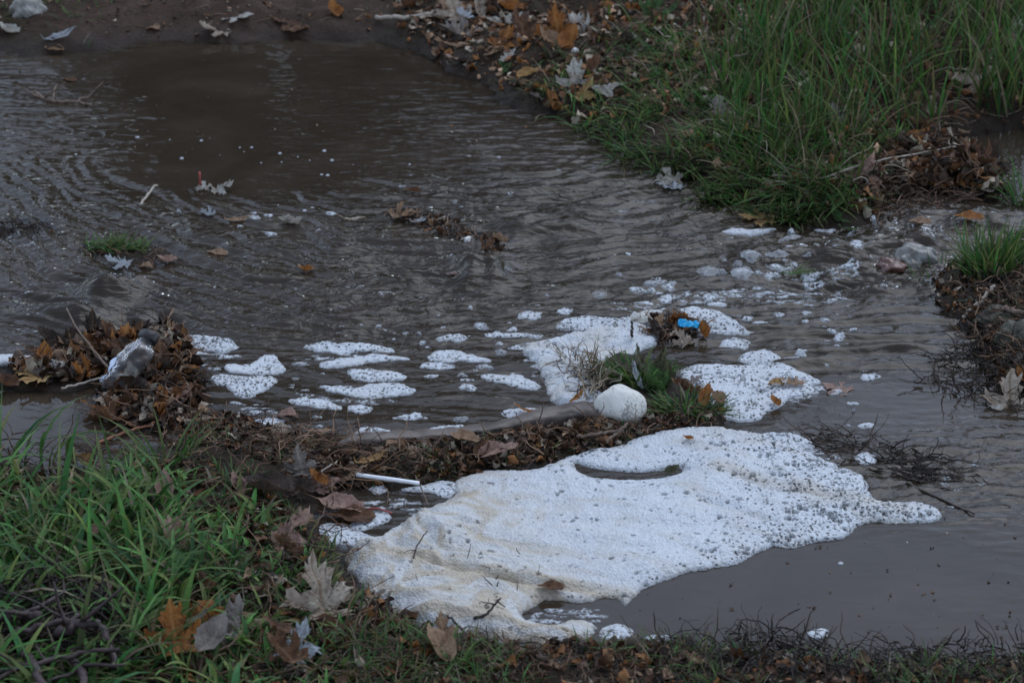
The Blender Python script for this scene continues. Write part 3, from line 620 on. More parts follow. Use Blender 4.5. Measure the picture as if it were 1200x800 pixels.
def leaf_mesh(kind, seed, curl=.3, fold=.3, crumple=.1, cup=0.0, rings=8, tears=.04):
    pts, cy = SHAPES[kind]; r_ = np.random.default_rng(seed)
    full = pts + [(-a, b_) for a, b_ in pts[::-1][1:]]
    full = np.array(full); k = []
    for i in range(len(full)):
        a, b_ = full[i], full[(i + 1) % len(full)]
        for t in np.linspace(0, 1, 3, endpoint=False): k.append(a + (b_ - a) * t)
    O = np.array(k); O = O + r_.normal(0, tears * .25, O.shape)
    c = np.array([0, cy]); rad = np.linspace(0, 1, rings + 1)[1:]
    V = [c[None]] + [c + (O - c) * r for r in rad]; V = np.concatenate(V)
    n = len(O); F3 = [(0, 1 + i, 1 + (i + 1) % n) for i in range(n)]
    F4 = [(1 + j * n + i, 1 + (j + 1) * n + i, 1 + (j + 1) * n + (i + 1) % n, 1 + j * n + (i + 1) % n) for j in range(rings - 1) for i in range(n)]
    x, y = V[:, 0], V[:, 1]; vein = np.zeros(len(V)); z = np.zeros(len(V))
    for ax in AXES[kind]:
        L = math.hypot(*ax); u = (x * ax[0] + y * ax[1]) / L; d = np.abs(x * ax[1] - y * ax[0]) / L
        m = np.exp(-(d / (.018 + .012 * (1 - u / L))) ** 2) * (u > 0); vein = np.maximum(vein, m)
        z += -fold * .18 * m * 0 + 0
    dmid = np.minimum.reduce([np.where((x * ax[0] + y * ax[1]) > 0, np.abs(x * ax[1] - y * ax[0]) / math.hypot(*ax), 9) for ax in AXES[kind]] + [np.full(len(x), .4)])
    z = z + fold * dmid * .9 + curl * ((y - cy) ** 2) * 1.2 + cup * (x * x) * 2
    rr_ = np.hypot(x, y - cy)
    z = z + crumple * (pn(x * 3 + seed, y * 3, seed) * .8 + .4 * pn(x * 8, y * 8 + seed, seed + 3)) * (.3 + rr_)
    z = z + curl * .5 * rr_ ** 3 * pn(np.cos(np.arctan2(y - cy, x)) * 1.5 + seed, np.sin(np.arctan2(y - cy, x)) * 1.5, seed + 8) * 4
    z -= z.min() * .0 + np.percentile(z, 15)
    return mesh_np('leaf_blade', np.stack([x, y - .5, z], -1), [F3, F4], None, {'vein': vein})
def curled_mesh(seed, turns=1.6):
    """leaf rolled about its midrib"""
    me = leaf_mesh('ovate' if seed % 2 else 'maple', seed, .25, .2, .12)
    co = np.empty(len(me.vertices) * 3, np.float32); me.vertices.foreach_get('co', co); co = co.reshape(-1, 3)
    x = co[:, 0].copy(); a = np.clip(np.abs(x) * turns * 3.2, 0, 5.0); rr_ = .55 / (turns * 3.2) + .02
    co[:, 0] = np.sign(x) * rr_ * np.sin(a) * 1.6; co[:, 2] += rr_ * 1.6 * (1 - np.cos(a)) + .04 * pn(co[:, 1] * 5, x * 5, seed)
    me.vertices.foreach_set('co', co.ravel()); me.update(); return me
LV = {}
for s in range(4): LV['maple', s] = leaf_mesh('maple', 10 + s, (.15, .5, -.35, .8)[s], (.1, .35, .3, .5)[s], (.10, .2, .25, .3)[s])
for s in range(3): LV['oak', s] = leaf_mesh('oak', 20 + s, (.2, .6, -.4)[s], .3, .2)
for s in range(4): LV['ovate', s] = leaf_mesh('ovate', 30 + s, (.2, .6, -.4, .9)[s], (.2, .5, .7, .9)[s], .2, (.2, .8, 0, 1.5)[s])
for s in range(2): LV['long', s] = leaf_mesh('long', 40 + s, .4, .5, .2)
for s in range(5): LV['curl', s] = curled_mesh((50, 51, 52, 53, 55)[s], (1.0, 1.6, 2.2, 1.3, .8)[s])
for me in LV.values(): me.materials.append(LM['brown'])
def tube_np(pts, r0, r1=None, seg=6):
    pts = np.asarray(pts, float); n = len(pts); r1 = r0 if r1 is None else r1
    t = np.gradient(pts, axis=0); t /= np.linalg.norm(t, axis=1)[:, None] + 1e-9
    up = np.where(np.abs(t[:, 2:3]) > .9, np.array([[1., 0, 0]]), np.array([[0, 0, 1.]]))
    a = np.cross(t, up); a /= np.linalg.norm(a, axis=1)[:, None] + 1e-9; b_ = np.cross(t, a)
    rad = np.linspace(r0, r1, n)[:, None, None]; an = np.linspace(0, 2 * np.pi, seg, endpoint=False)
    V = pts[:, None] + rad * (np.cos(an)[None, :, None] * a[:, None] + np.sin(an)[None, :, None] * b_[:, None])
    F = [(j * seg + i, j * seg + (i + 1) % seg, (j + 1) * seg + (i + 1) % seg, (j + 1) * seg + i) for j in range(n - 1) for i in range(seg)]
    V = np.concatenate([V.reshape(-1, 3), pts[:1], pts[-1:]]); e = n * seg
    T = [(e, (i + 1) % seg, i) for i in range(seg)] + [(e + 1, (n - 1) * seg + i, (n - 1) * seg + (i + 1) % seg) for i in range(seg)]
    return V, np.array(F), np.array(T)
def petiole_mesh(seed, mat):
    r_ = np.random.default_rng(seed); t = np.linspace(0, 1, 9)
    pts = np.stack([.06 * np.sin(t * 3 + seed), -.5 - .5 * t, .06 * np.sin(t * 2.2) + .02], -1)
    V, F, T = tube_np(pts, .013, .016, 5); return mesh_np('petiole', V, [F, T], mat)
PET = {'red': [petiole_mesh(1, M_PET_RED), petiole_mesh(2, M_PET_RED)], 'brown': [petiole_mesh(3, M_PET), petiole_mesh(4, M_PET)]}
def leaf(px_, py_, size, colour, kind='maple', var=0, rz=0, tilt=(0, 0), label=None, stem=None, lift=0.0, sz=1.0, cat='leaf', name='fallen_leaf', group=None):
    """size: length in photo pixels when seen flat-on"""
    p = tpix(px_, py_); dist = (p - cam.location).length
    L = size * dist / FPX
    root = link(name, LV[kind, var], loc=(p.x, p.y, p.z + lift + .002), rot=(tilt[0], tilt[1], rz), sc=(L, L, L * sz))
    root.material_slots[0].link = 'OBJECT'; root.material_slots[0].material = LM[colour]
    tag(root, label, cat, group)
    if stem:
        s = link('leaf_stem', PET[stem][int(px_) % 2], root)
    return root
# ------------------------------------------------------------------ grass and other growth (blade geometry, colour per blade)
GREENS = np.array([(.026, .080, .020), (.042, .125, .026), (.060, .170, .036), (.034, .110, .036), (.085, .180, .050), (.050, .110, .022), (.12, .17, .045), (.10, .13, .04)])
DEAD = np.array([(.19, .15, .095), (.12, .085, .055), (.26, .22, .16), (.07, .05, .035)])
BROWNS = np.array([(.035, .024, .018), (.07, .043, .028), (.12, .075, .045), (.20, .15, .10), (.024, .018, .015), (.05, .045, .03)])
def blades(B, H, Wd, lean_dir, lean, curl, col, seg=5, seed=0, twist=.4):
    """B (n,3) feet; one tapering, drooping ribbon each"""
    n = len(B); r_ = np.random.default_rng(seed); t = np.linspace(0, 1, seg + 1)[None]
    ang = lean[:, None] + curl[:, None] * t            # angle from vertical
    ds = H[:, None] / seg
    hx = np.concatenate([np.zeros((n, 1)), np.cumsum(np.sin(ang[:, :-1]) * ds, 1)], 1)
    hz = np.concatenate([np.zeros((n, 1)), np.cumsum(np.cos(ang[:, :-1]) * ds, 1)], 1)
    dx, dy = np.cos(lean_dir)[:, None], np.sin(lean_dir)[:, None]
    side = r_.normal(0, .12, (n, 1)) * t * t * H[:, None]
    cx = B[:, :1] + dx * hx - dy * side; cy_ = B[:, 1:2] + dy * hx + dx * side; cz = B[:, 2:] + hz
    fa = lean_dir[:, None] + np.pi / 2 + r_.normal(0, twist, (n, 1)) + r_.normal(0, .5, (n, 1)) * t
    w_ = Wd[:, None] * .5 * np.clip(1.02 - t ** 2.2, .04, 1) * (.65 + .35 * np.minimum(1, t * 4))
    a = np.stack([cx - np.cos(fa) * w_, cy_ - np.sin(fa) * w_, cz], -1); b_ = np.stack([cx + np.cos(fa) * w_, cy_ + np.sin(fa) * w_, cz + w_ * .0], -1)
    mid = np.stack([cx, cy_, cz - w_ * .45], -1)      # keeled blade
    V = np.stack([a, mid, b_], 2).reshape(n, -1, 3)
    k = 3 * (seg + 1)
    f = []
    for j in range(seg):
        o = 3 * j; f += [(o, o + 1, o + 4, o + 3), (o + 1, o + 2, o + 5, o + 4)]
    F = (np.array(f)[None] + (np.arange(n) * k)[:, None, None]).reshape(-1, 4)
    C = np.repeat(col[:, None], k, 1)
    tt = np.repeat(t[:, :, None], 3, 2).reshape(1, -1, 1)
    yel = r_.random((n, 1, 1)) ** 3
    C = C * (1 - .0 * tt) * (1 - yel * tt) + np.array([.16, .13, .06]) * yel * tt * .9
    return V.reshape(-1, 3), F, C.reshape(-1, 3)
def scatter(poly, n, seed, px_space=True):
    r_ = np.random.default_rng(seed); W = P(*poly) if px_space else np.asarray(poly)
    lo, hi = W.min(0), W.max(0); out_ = np.zeros((0, 2))
    while len(out_) < n:
        q = r_.uniform(lo, hi, (n * 2, 2)); out_ = np.concatenate([out_, q[sdf(q[:, 0], q[:, 1], W) > 0]])
    return out_[:n]
def grass(name, label, poly, n, hr, wr=(.002, .0042), dirm=None, dirs=9.0, lean=(.05, .5), curl=(.2, 1.4), dead=.12, dark=1.0, seed=0, clump=14, cl_t=-.15, minz=.004, kind='stuff', cat='grass', pal=None, hfn=None, dfn=None, px_space=True, group=None, greenmul=1.0):
    r_ = np.random.default_rng(seed); q = scatter(poly, n, seed, px_space)
    cv = fbm(q[:, 0] * clump, q[:, 1] * clump, 400 + seed, 3)
    z = gh(q[:, 0], q[:, 1]); k = (cv > cl_t) & (z > minz)
    if dfn is not None: k &= r_.random(len(q)) < dfn(*proj(q[:, 0], q[:, 1]))
    q, z, cv = q[k], z[k], cv[k]; n = len(q)
    H = r_.uniform(*hr, n) * (.65 + .5 * np.clip(cv + .5, 0, 1))
    if hfn is not None: H = H * hfn(*proj(q[:, 0], q[:, 1]))
    W_ = r_.uniform(*wr, n)
    ld = r_.uniform(0, 2 * np.pi, n) if dirm is None else r_.normal(dirm, dirs, n)
    C = GREENS[r_.integers(0, len(GREENS), n)] * r_.uniform(.8, 1.5, (n, 1)) * greenmul
    if pal is not None: C = pal[r_.integers(0, len(pal), n)] * r_.uniform(.6, 1.3, (n, 1))
    dd = r_.random(n) < dead; C[dd] = DEAD[r_.integers(0, len(DEAD), dd.sum())] * r_.uniform(.5, 1.1, (dd.sum(), 1))
    ln = r_.uniform(*lean, n); cu = r_.uniform(*curl, n); W_ = np.where(dd, W_ * .7, W_)
    C = C * (.75 + .7 * sm(-.4, .5, fbm(q[:, 0] * 16, q[:, 1] * 16, 440 + seed, 2)))[:, None]
    V, F, C = blades(np.stack([q[:, 0], q[:, 1], z - .003], -1), H, W_, ld, ln, cu, C * dark, 5, seed)
    c = V.mean(0) * [1, 1, 0]
    o = link(name, mesh_np(name, V - c, [F], M_GRASS, {'tint': C}), loc=c)
    tag(o, label, cat, group, kind); return o

# far right bank: dense tall grass
hf = lambda a, b_: np.clip(.25 + .9 * sm(740, 960, a), 0, 1.1) * (.45 + .6 * sm(262, 130, b_))
grass('tall_grass', 'dense tall green grass on the far bank to the right of the leaf litter', [(740, -90), (1320, -90), (1320, 150), (1130, 150), (1060, 185), (1000, 240), (930, 245), (840, 215), (760, 190), (700, 140), (690, 60)], 8500, (.06, .17), (.0028, .0056), dirm=-1.6, dirs=1.5, lean=(.0, .55), curl=(.05, 1.2), dead=.27, seed=1, hfn=hf, dfn=lambda a, b_: .06 + .94 * sm(800, 950, a + .5 * b_), greenmul=.8, clump=9, cl_t=-.22)
grass('low_grass', 'short mixed grass growing through the leaf litter on the far bank', [(640, 90), (760, 60), (1000, 150), (1060, 190), (1000, 255), (900, 262), (800, 224), (715, 172), (640, 142)], 5600, (.03, .08), dfn=lambda a, b_: .22 + .78 * sm(760, 900, a + .8 * b_), wr=(.0018, .0036), dirm=-1.9, dirs=1.2, lean=(.3, 1.2), curl=(.3, 1.4), dead=.28, seed=2, clump=10, cl_t=-.25, minz=-.03)
grass('moss', 'dark matted moss and stubble under the leaf litter at the top of the far bank', [(450, -60), (900, -60), (1000, 60), (760, 150), (620, 140), (540, 90), (470, 55)], 9000, (.008, .026), (.0011, .0022), lean=(.2, 1.3), curl=(.3, 1.5), dead=.3, seed=3, clump=6, cl_t=-.3, pal=np.array([(.022, .028, .018), (.04, .042, .03), (.06, .05, .04), (.03, .05, .022), (.085, .075, .06)]), minz=.0)
grass('sparse_grass', 'few short blades and stubble by the pale stone at the top edge of the mud', [(-60, -30), (150, -30), (130, 66), (-60, 64)], 900, (.01, .035), (.0015, .003), lean=(.3, 1.2), dead=.3, seed=4, clump=12, cl_t=0.05, minz=.002, dark=.8)
# near bank, bottom left
hl = lambda a, b_: .35 + .75 * sm(330, 120, a) + .0 * b_
grass('lush_grass', 'lush broad-bladed green grass on the near bank below the calm pool', [(-120, 560), (60, 590), (180, 575), (330, 620), (400, 690), (420, 760), (380, 880), (-120, 880)], 2900, (.045, .13), (.0038, .0102), lean=(.1, 1.0), curl=(.5, 2.0), dead=.10, seed=5, greenmul=1.05, hfn=hl, clump=9, cl_t=-.3, minz=.006)
grass('understorey_grass', 'fine low grass and clover filling between the lush blades of the near bank', [(-120, 560), (60, 590), (230, 545), (340, 600), (400, 670), (440, 740), (560, 765), (560, 880), (-120, 880)], 4200, (.02, .05), (.0018, .004), lean=(.2, 1.1), curl=(.3, 1.6), dead=.2, seed=6, clump=11, cl_t=-.3, minz=.004, dark=.8)
grass('bank_edge_grass', 'thin dark grass and moss along the near bank below the foam', [(400, 715), (520, 752), (700, 764), (850, 764), (1000, 782), (1210, 785), (1260, 880), (380, 880)], 8000, (.014, .045), (.0013, .0030), lean=(.4, 1.4), curl=(.2, 1.4), dead=.42, seed=7, clump=9, cl_t=-.1, minz=.000, dark=.8)
grass('ridge_grass', 'sparse dead stubble along the bank behind the concrete edge', [(200, 500), (420, 536), (620, 520), (740, 504), (740, 520), (560, 556), (420, 572), (300, 560), (180, 530)], 2600, (.01, .032), (.0011, .0024), lean=(.5, 1.5), dead=.75, seed=8, clump=12, cl_t=-.2, minz=-.002, dark=.8)
def fragments(name, label, poly, n, sr, pal, seed, lift=(0, .004), tilt=.5, minz=-.002, asp=(.3, .9)):
    r_ = np.random.default_rng(1300 + seed); q = scatter(poly, n, 1300 + seed); z = gh(q[:, 0], q[:, 1]); k = z > minz; q, z = q[k], np.maximum(z[k], 0); n = len(q)
    u, v_ = np.meshgrid(np.linspace(-1, 1, 5), np.linspace(-1, 1, 4)); u, v_ = u.ravel(), v_.ravel()
    edge = (np.abs(u) > .99) | (np.abs(v_) > .99)
    s = r_.uniform(*sr, n)[:, None] * .5; a = r_.uniform(*asp, n)[:, None]
    j = r_.normal(0, .16, (n, 20)); j2 = r_.normal(0, .16, (n, 20))
    x = s * (u * (1 - .35 * v_ ** 2) + j * edge); y = s * a * (v_ * (1 - .5 * u ** 2) + j2 * edge)
    zz = s * (r_.normal(0, .5, (n, 1)) * v_ ** 2 + r_.normal(0, .35, (n, 1)) * u ** 2 + r_.normal(0, .1, (n, 20)))
    t1, t2, rz = r_.normal(0, tilt, (n, 1)), r_.normal(0, tilt, (n, 1)), r_.uniform(0, 6.28, (n, 1))
    y, zz = y * np.cos(t1) - zz * np.sin(t1), y * np.sin(t1) + zz * np.cos(t1)
    x, zz = x * np.cos(t2) + zz * np.sin(t2), -x * np.sin(t2) + zz * np.cos(t2)
    x, y = x * np.cos(rz) - y * np.sin(rz), x * np.sin(rz) + y * np.cos(rz)
    V = np.stack([x + q[:, :1], y + q[:, 1:], zz + z[:, None] + r_.uniform(*lift, (n, 1)) + s * .25], -1).reshape(-1, 3)
    f = grid_faces(5, 4); F = (f[None] + (np.arange(n) * 20)[:, None, None]).reshape(-1, 4)
    C = np.repeat(pal[r_.integers(0, len(pal), n)] * r_.uniform(.6, 1.25, (n, 1)), 20, 0) * r_.uniform(.8, 1.15, (n * 20, 1))
    c = V.mean(0) * [1, 1, 0]; o = link(name, mesh_np(name, V - c, [F], M_DEBRIS, {'tint': C}), loc=c); tag(o, label, 'debris', None, 'stuff')
LP = np.array([(.03, .02, .015), (.06, .035, .022), (.10, .055, .03), (.17, .08, .03), (.22, .15, .10), (.04, .03, .024), (.30, .26, .21), (.075, .05, .04)])
LP = np.array([(.035, .018, .011), (.075, .034, .016), (.13, .058, .024), (.20, .085, .026), (.24, .15, .09), (.05, .030, .018), (.30, .25, .19), (.09, .05, .03)])
LP = LP * 1.4; LPD = LP * .62
fragments('leaf_fragments', 'small broken leaf bits through the litter of the far bank', [(450, -60), (930, -60), (930, 40), (790, 150), (690, 152), (600, 118), (540, 90), (470, 62)], 2600, (.006, .022), LP, 1, lift=(0, .008))
fragments('leaf_fragments', 'broken leaf bits on the bare mud at the top', [(-20, -40), (460, -40), (460, 44), (-20, 52)], 500, (.003, .012), LPD, 2, tilt=.15, lift=(0, .0008))
fragments('leaf_fragments', 'leaf bits lodged between the tall grass stems', [(780, -60), (1230, -60), (1230, 150), (1050, 200), (1000, 255), (900, 250), (780, 190)], 1300, (.008, .026), LP, 3, lift=(0, .02), tilt=.8)
fragments('leaf_fragments', 'rotted leaf bits filling the debris heap by the far stream', [(995, 245), (1050, 195), (1120, 170), (1190, 180), (1195, 235), (1100, 250), (1020, 264)], 700, (.008, .03), LPD, 4, lift=(0, .018), tilt=.7)
fragments('leaf_fragments', 'rotted leaf bits packed in the leaf dam', [(10, 430), (50, 402), (110, 392), (200, 384), (228, 410), (235, 450), (245, 495), (170, 512), (120, 485), (110, 450), (20, 452)], 800, (.008, .028), LPD, 5, lift=(0, .008), tilt=.5)
fragments('leaf_fragments', 'wet leaf bits along the bank behind the muddy edging', [(190, 500), (300, 482), (400, 512), (430, 530), (620, 514), (740, 496), (840, 492), (740, 520), (640, 545), (540, 560), (400, 575), (320, 560), (200, 530)], 1300, (.004, .018), LPD, 6, lift=(0, .004))
fragments('leaf_fragments', 'wet leaf bits in the grass along the near bank', [(-30, 560), (200, 550), (330, 600), (400, 680), (520, 748), (760, 762), (1000, 780), (1210, 782), (1210, 840), (-30, 840)], 2200, (.005, .022), LPD, 7, lift=(0, .008))
fragments('leaf_fragments', 'soaked brown bits among the wood fragments at the blue scrap', [(740, 378), (800, 370), (832, 384), (800, 402), (745, 404)], 130, (.005, .016), LP, 8)
fragments('leaf_fragments', 'soaked bits in the shallows by the driftwood clump', [(455, 252), (500, 250), (595, 288), (588, 302), (540, 290)], 90, (.005, .016), LPD, 9, minz=-.02)
fragments('floating_specks', 'dark specks and leaf crumbs floating on the grey pool', [(760, 640), (900, 620), (1190, 560), (1190, 760), (900, 750), (700, 730)], 90, (.0015, .006), LPD * .7, 10, minz=-9, tilt=.1, lift=(0, .0004))
fragments('floating_specks', 'dark specks and leaf crumbs drifting on the upper brown water', [(20, 80), (600, 120), (860, 260), (600, 370), (20, 370)], 130, (.0015, .006), LP * .7, 11, minz=-9, tilt=.1, lift=(.001, .002))
fragments('leaf_fragments', 'rotted bits and soil crumbs over the bank of the mossy stones', [(1085, 325), (1150, 300), (1220, 265), (1230, 480), (1160, 455), (1135, 395), (1095, 350)], 900, (.003, .016), LPD, 12, lift=(0, .006), tilt=.6)
grass('moss', 'mossy stubble and small weeds over the bank of the mossy stones', [(1085, 325), (1150, 300), (1220, 265), (1230, 480), (1160, 455), (1135, 395), (1095, 350)], 1500, (.008, .03), (.0012, .003), lean=(.3, 1.4), curl=(.3, 1.5), dead=.3, seed=14, clump=12, cl_t=-.1, pal=np.array([(.03, .06, .02), (.05, .07, .03), (.04, .035, .02), (.07, .12, .04)]), minz=-.006)
# single tufts, each a plant of its own
def tuft(label, cx, cy, rx, ry, n, hr, wr=(.002, .004), seed=0, dirm=None, dirs=.8, lean=(.1, .8), curl=(.4, 1.5), dead=.08, dark=1.0, name='grass_tuft', group=None, wet_base=True, z=None):
    r_ = np.random.default_rng(500 + seed); a = r_.uniform(0, 2 * np.pi, n); q = np.sqrt(r_.random(n))
    pts = np.array([pix(cx + rx * q[i] * math.cos(a[i]), cy + ry * q[i] * math.sin(a[i])) for i in range(n)])
    z_ = np.maximum(gh(pts[:, 0], pts[:, 1]), -.004) if z is None else np.full(n, z)
    H = r_.uniform(*hr, n); C = GREENS[r_.integers(0, len(GREENS), n)] * r_.uniform(.75, 1.3, (n, 1))
    dd = r_.random(n) < dead; C[dd] = DEAD[r_.integers(0, len(DEAD), dd.sum())] * .8
    c0_ = pts.mean(0); rad = np.arctan2(pts[:, 1] - c0_[1], pts[:, 0] - c0_[0]) + r_.normal(0, .5, n)
    ld = rad if dirm is None else r_.normal(dirm, dirs, n)
    V, F, C = blades(np.stack([pts[:, 0], pts[:, 1], z_ - .002], -1), H, r_.uniform(*wr, n), ld, r_.uniform(*lean, n), r_.uniform(*curl, n), C * dark, 6, seed + 77)
    c = np.array([c0_[0], c0_[1], 0])
    o = link(name, mesh_np(name, V - c, [F], M_GRASS, {'tint': C}), loc=c); tag(o, label, 'grass', group); return o
tuft('flattened green grass tuft standing alone in the current', 132, 293, 38, 7, 240, (.018, .042), seed=1, dirm=.2, dirs=1.2, lean=(.5, 1.3))
tuft('bent long grass clump hanging from the far bank over the water', 960, 240, 60, 14, 260, (.05, .115), (.002, .004), seed=2, dirm=-2.0, dirs=.7, lean=(.7, 1.35), curl=(.1, .8), dead=.16)
tuft('smaller grass clump beside the bent one at the waterline', 895, 215, 50, 14, 260, (.035, .08), seed=3, dirm=-1.9, dirs=.9, lean=(.4, 1.2), curl=(.3, 1.0), dead=.1)
tuft('low spreading grass between the white-lobed leaf and the bent clump', 870, 196, 45, 12, 240, (.03, .07), seed=33, dirm=-1.9, dirs=1.0, lean=(.3, 1.1), dead=.15)
tuft('upright fresh green tuft on the mossy edge by the rapids', 1160, 335, 34, 12, 240, (.035, .085), (.0025, .005), seed=4, lean=(.0, .7), curl=(.1, .9), dead=.04)
tuft('sparse wet sprigs at the water edge left of the fresh green tuft', 1098, 322, 30, 8, 26, (.02, .045), (.0015, .003), seed=5, lean=(.2, 1.0))
tuft('dark blades at the picture edge behind the debris heap', 1196, 235, 16, 10, 50, (.04, .09), (.0025, .004), seed=6, lean=(.1, .9))
tuft('bright green sprigs right of the round white stone', 808, 484, 42, 9, 170, (.018, .038), (.0022, .0045), seed=8, lean=(.2, 1.1), dead=.03)
tuft('small green sprigs directly behind the round white stone', 745, 450, 40, 12, 190, (.022, .045), (.0025, .0048), seed=9, lean=(.0, .8), dead=.03)
tuft('long green blades drooping over the calm pool', 45, 540, 40, 14, 12, (.09, .14), (.004, .007), seed=10, dirm=.3, dirs=.6, lean=(.0, .4), curl=(1.4, 2.6), dead=0)
tuft('spray of green blades in front of the leaf dam', 195, 560, 34, 10, 26, (.05, .10), (.003, .0055), seed=11, lean=(.0, .6), curl=(.5, 1.6), dead=0)
tuft('green weed strands just under the surface upstream of the foam flecks', 925, 318, 22, 4, 26, (.015, .035), (.0015, .003), seed=12, dirm=.1, dirs=.4, lean=(1.3, 1.5), curl=(.0, .2), z=.001)

for k, (cx_, cy_, n_, lab) in enumerate([(745, 188, 70, 'small drooping tuft at the waterline beyond the white-lobed leaf'), (700, 150, 60, 'small tuft at the waterline below the curled white leaf'), (800, 205, 80, 'spreading tuft just above the white-lobed floating leaf'), (842, 232, 110, 'trailing tuft in the water between the floating leaf and the yellow one'), (930, 256, 120, 'long trailing tuft beside the yellow-orange leaf'), (640, 118, 40, 'tiny tuft at the shoreline near the yellowish leaf lip')]):
    tuft(lab, cx_, cy_, 26, 7, n_, (.025, .07), (.0018, .0038), seed=50 + k, dirm=-1.8, dirs=.9, lean=(.6, 1.35), curl=(.2, .9), dead=.2)
# ------------------------------------------------------------------ stalks, roots and twigs
def wander(r_, p0, ang, L, n=9, wob=.35, rise=.2, drop=.5):
    pts = [np.array(p0, float)]; el = r_.normal(rise, .3); st = L / (n - 1)
    for _ in range(n - 1):
        ang += r_.normal(0, wob); el += r_.normal(-drop / n, .25)
        pts.append(pts[-1] + st * np.array([math.cos(ang) * math.cos(el), math.sin(ang) * math.cos(el), math.sin(el)]))
    return np.array(pts)
def tangle(name, label, poly, n, L=(.02, .07), rad=(.0005, .0012), pal=BROWNS, seed=0, dirm=None, dirs=.5, wob=.35, rise=.2, lift=(.0, .01), cat='debris', px_space=True, seg=4, minz=-.004, kind='stuff', drop=.5):
    r_ = np.random.default_rng(900 + seed); q = scatter(poly, n, 900 + seed, px_space)
    Vs, F4, F3, Cs = [], [], [], []; k = 0
    for x, y in q:
        g_ = max(float(gh(x, y)), minz)
        p = wander(r_, (x, y, g_ + r_.uniform(*lift)), r_.uniform(0, 6.28) if dirm is None else r_.normal(dirm, dirs) + (math.pi if r_.random() < .5 else 0), r_.uniform(*L), 7, wob, rise, drop)
        p[:, 2] = np.maximum(p[:, 2], np.maximum(gh(p[:, 0], p[:, 1]), minz) + .0004)
        r0 = r_.uniform(*rad); V, F, T = tube_np(p, r0, r0 * .45, seg)
        Vs.append(V); F4.append(F + k); F3.append(T + k); k += len(V)
        Cs.append(np.repeat(pal[r_.integers(len(pal))][None] * r_.uniform(.6, 1.3), len(V), 0))
    V = np.concatenate(Vs); c = V.mean(0) * [1, 1, 0]
    o = link(name, mesh_np(name, V - c, [np.concatenate(F4), np.concatenate(F3)], M_DEBRIS, {'tint': np.concatenate(Cs)}), loc=c)
    tag(o, label, cat, None, kind); return o
STRAW = np.array([(.22, .17, .11), (.30, .25, .18), (.14, .10, .06), (.09, .06, .04), (.36, .32, .26)])
ROOT = np.array([(.12, .065, .04), (.17, .10, .06), (.07, .042, .03), (.04, .028, .022), (.22, .14, .09)])
BLACKW = np.array([(.020, .015, .012), (.035, .025, .020), (.055, .038, .03), (.015, .012, .011)])
tangle('root_tangle', 'matted fine brown roots on the bank between the pool and the concrete edge', [(310, 515), (400, 520), (440, 545), (450, 580), (390, 575), (320, 560)], 150, (.03, .08), (.0005, .0013), ROOT, 1, dirm=.1, dirs=.7, lift=(0, .02))
tangle('bank_debris', 'wet twigs and dead stems along the bank behind the concrete edge', [(430, 538), (600, 520), (700, 506), (740, 515), (640, 545), (540, 556), (450, 565)], 170, (.015, .05), (.0005, .0014), ROOT, 2, dirm=.1, dirs=.8, lift=(0, .009))
tangle('bank_debris', 'mixed wet stems in the shallows from the leaf dam to the concrete edge', [(190, 490), (300, 480), (430, 505), (450, 525), (330, 530), (200, 530)], 130, (.015, .055), (.0005, .0013), ROOT, 3, dirm=.05, dirs=.5, lift=(0, .006))
tangle('straw_heap', 'bleached straw stems heaped against the round white stone', [(655, 425), (700, 432), (715, 470), (690, 482), (665, 470)], 170, (.02, .05), (.0005, .0012), STRAW, 4, dirm=1.9, dirs=.6, lift=(.004, .022), rise=.5)
tangle('bank_debris', 'brown stems and rotted leaf bits around the foot of the round white stone', [(690, 482), (850, 480), (850, 502), (760, 512), (700, 530), (660, 520)], 170, (.01, .035), (.0004, .0013), ROOT, 5, lift=(0, .006))
tangle('bank_debris', 'small wood fragments between the heaped cream foam and the blue scrap', [(715, 392), (745, 372), (800, 370), (830, 385), (790, 402), (740, 405)], 160, (.008, .03), (.0005, .0016), ROOT, 6, lift=(0, .008))
tangle('leaf_dam_stems', 'dead stems woven through the leaf dam at the calm pool', [(20, 425), (60, 405), (110, 392), (200, 384), (225, 410), (235, 470), (240, 500), (150, 520), (120, 480), (110, 450), (20, 450)], 190, (.02, .06), (.0005, .0013), ROOT, 7, dirm=.3, dirs=.9, lift=(.002, .014))
tangle('debris_heap', 'dark wet stems and roots of the debris heap by the far stream', [(1000, 240), (1050, 200), (1110, 185), (1180, 200), (1190, 235), (1100, 250), (1020, 262)], 480, (.015, .06), (.0005, .0016), ROOT * .7, 8, dirm=.2, dirs=.8, lift=(0, .02))
tangle('drift_debris', 'little raft of stems by the white pebble in mid stream', [(455, 252), (500, 250), (590, 288), (585, 300), (540, 288)], 120, (.01, .03), (.0005, .0013), ROOT, 9, lift=(0, .006))
tangle('drift_debris', 'wet stems caught round the grass tuft in the current', [(90, 295), (180, 290), (215, 308), (150, 318), (95, 308)], 90, (.01, .03), (.0005, .0012), ROOT, 10, lift=(0, .004))
tangle('drift_debris', 'dark flotsam at the frame edge upstream of the grass tuft', [(-10, 262), (45, 264), (70, 275), (0, 280)], 90, (.01, .03), (.0005, .0012), BLACKW, 11, lift=(0, .004))
tangle('submerged_weeds', 'dark weed bed trailing just under the surface of the grey pool', [(960, 500), (1040, 518), (1120, 540), (1150, 560), (1090, 568), (1000, 545), (950, 520)], 230, (.02, .06), (.0005, .0014), BLACKW, 12, dirm=-.35, dirs=.35, lift=(-.001, .002), rise=0, minz=-.0008)
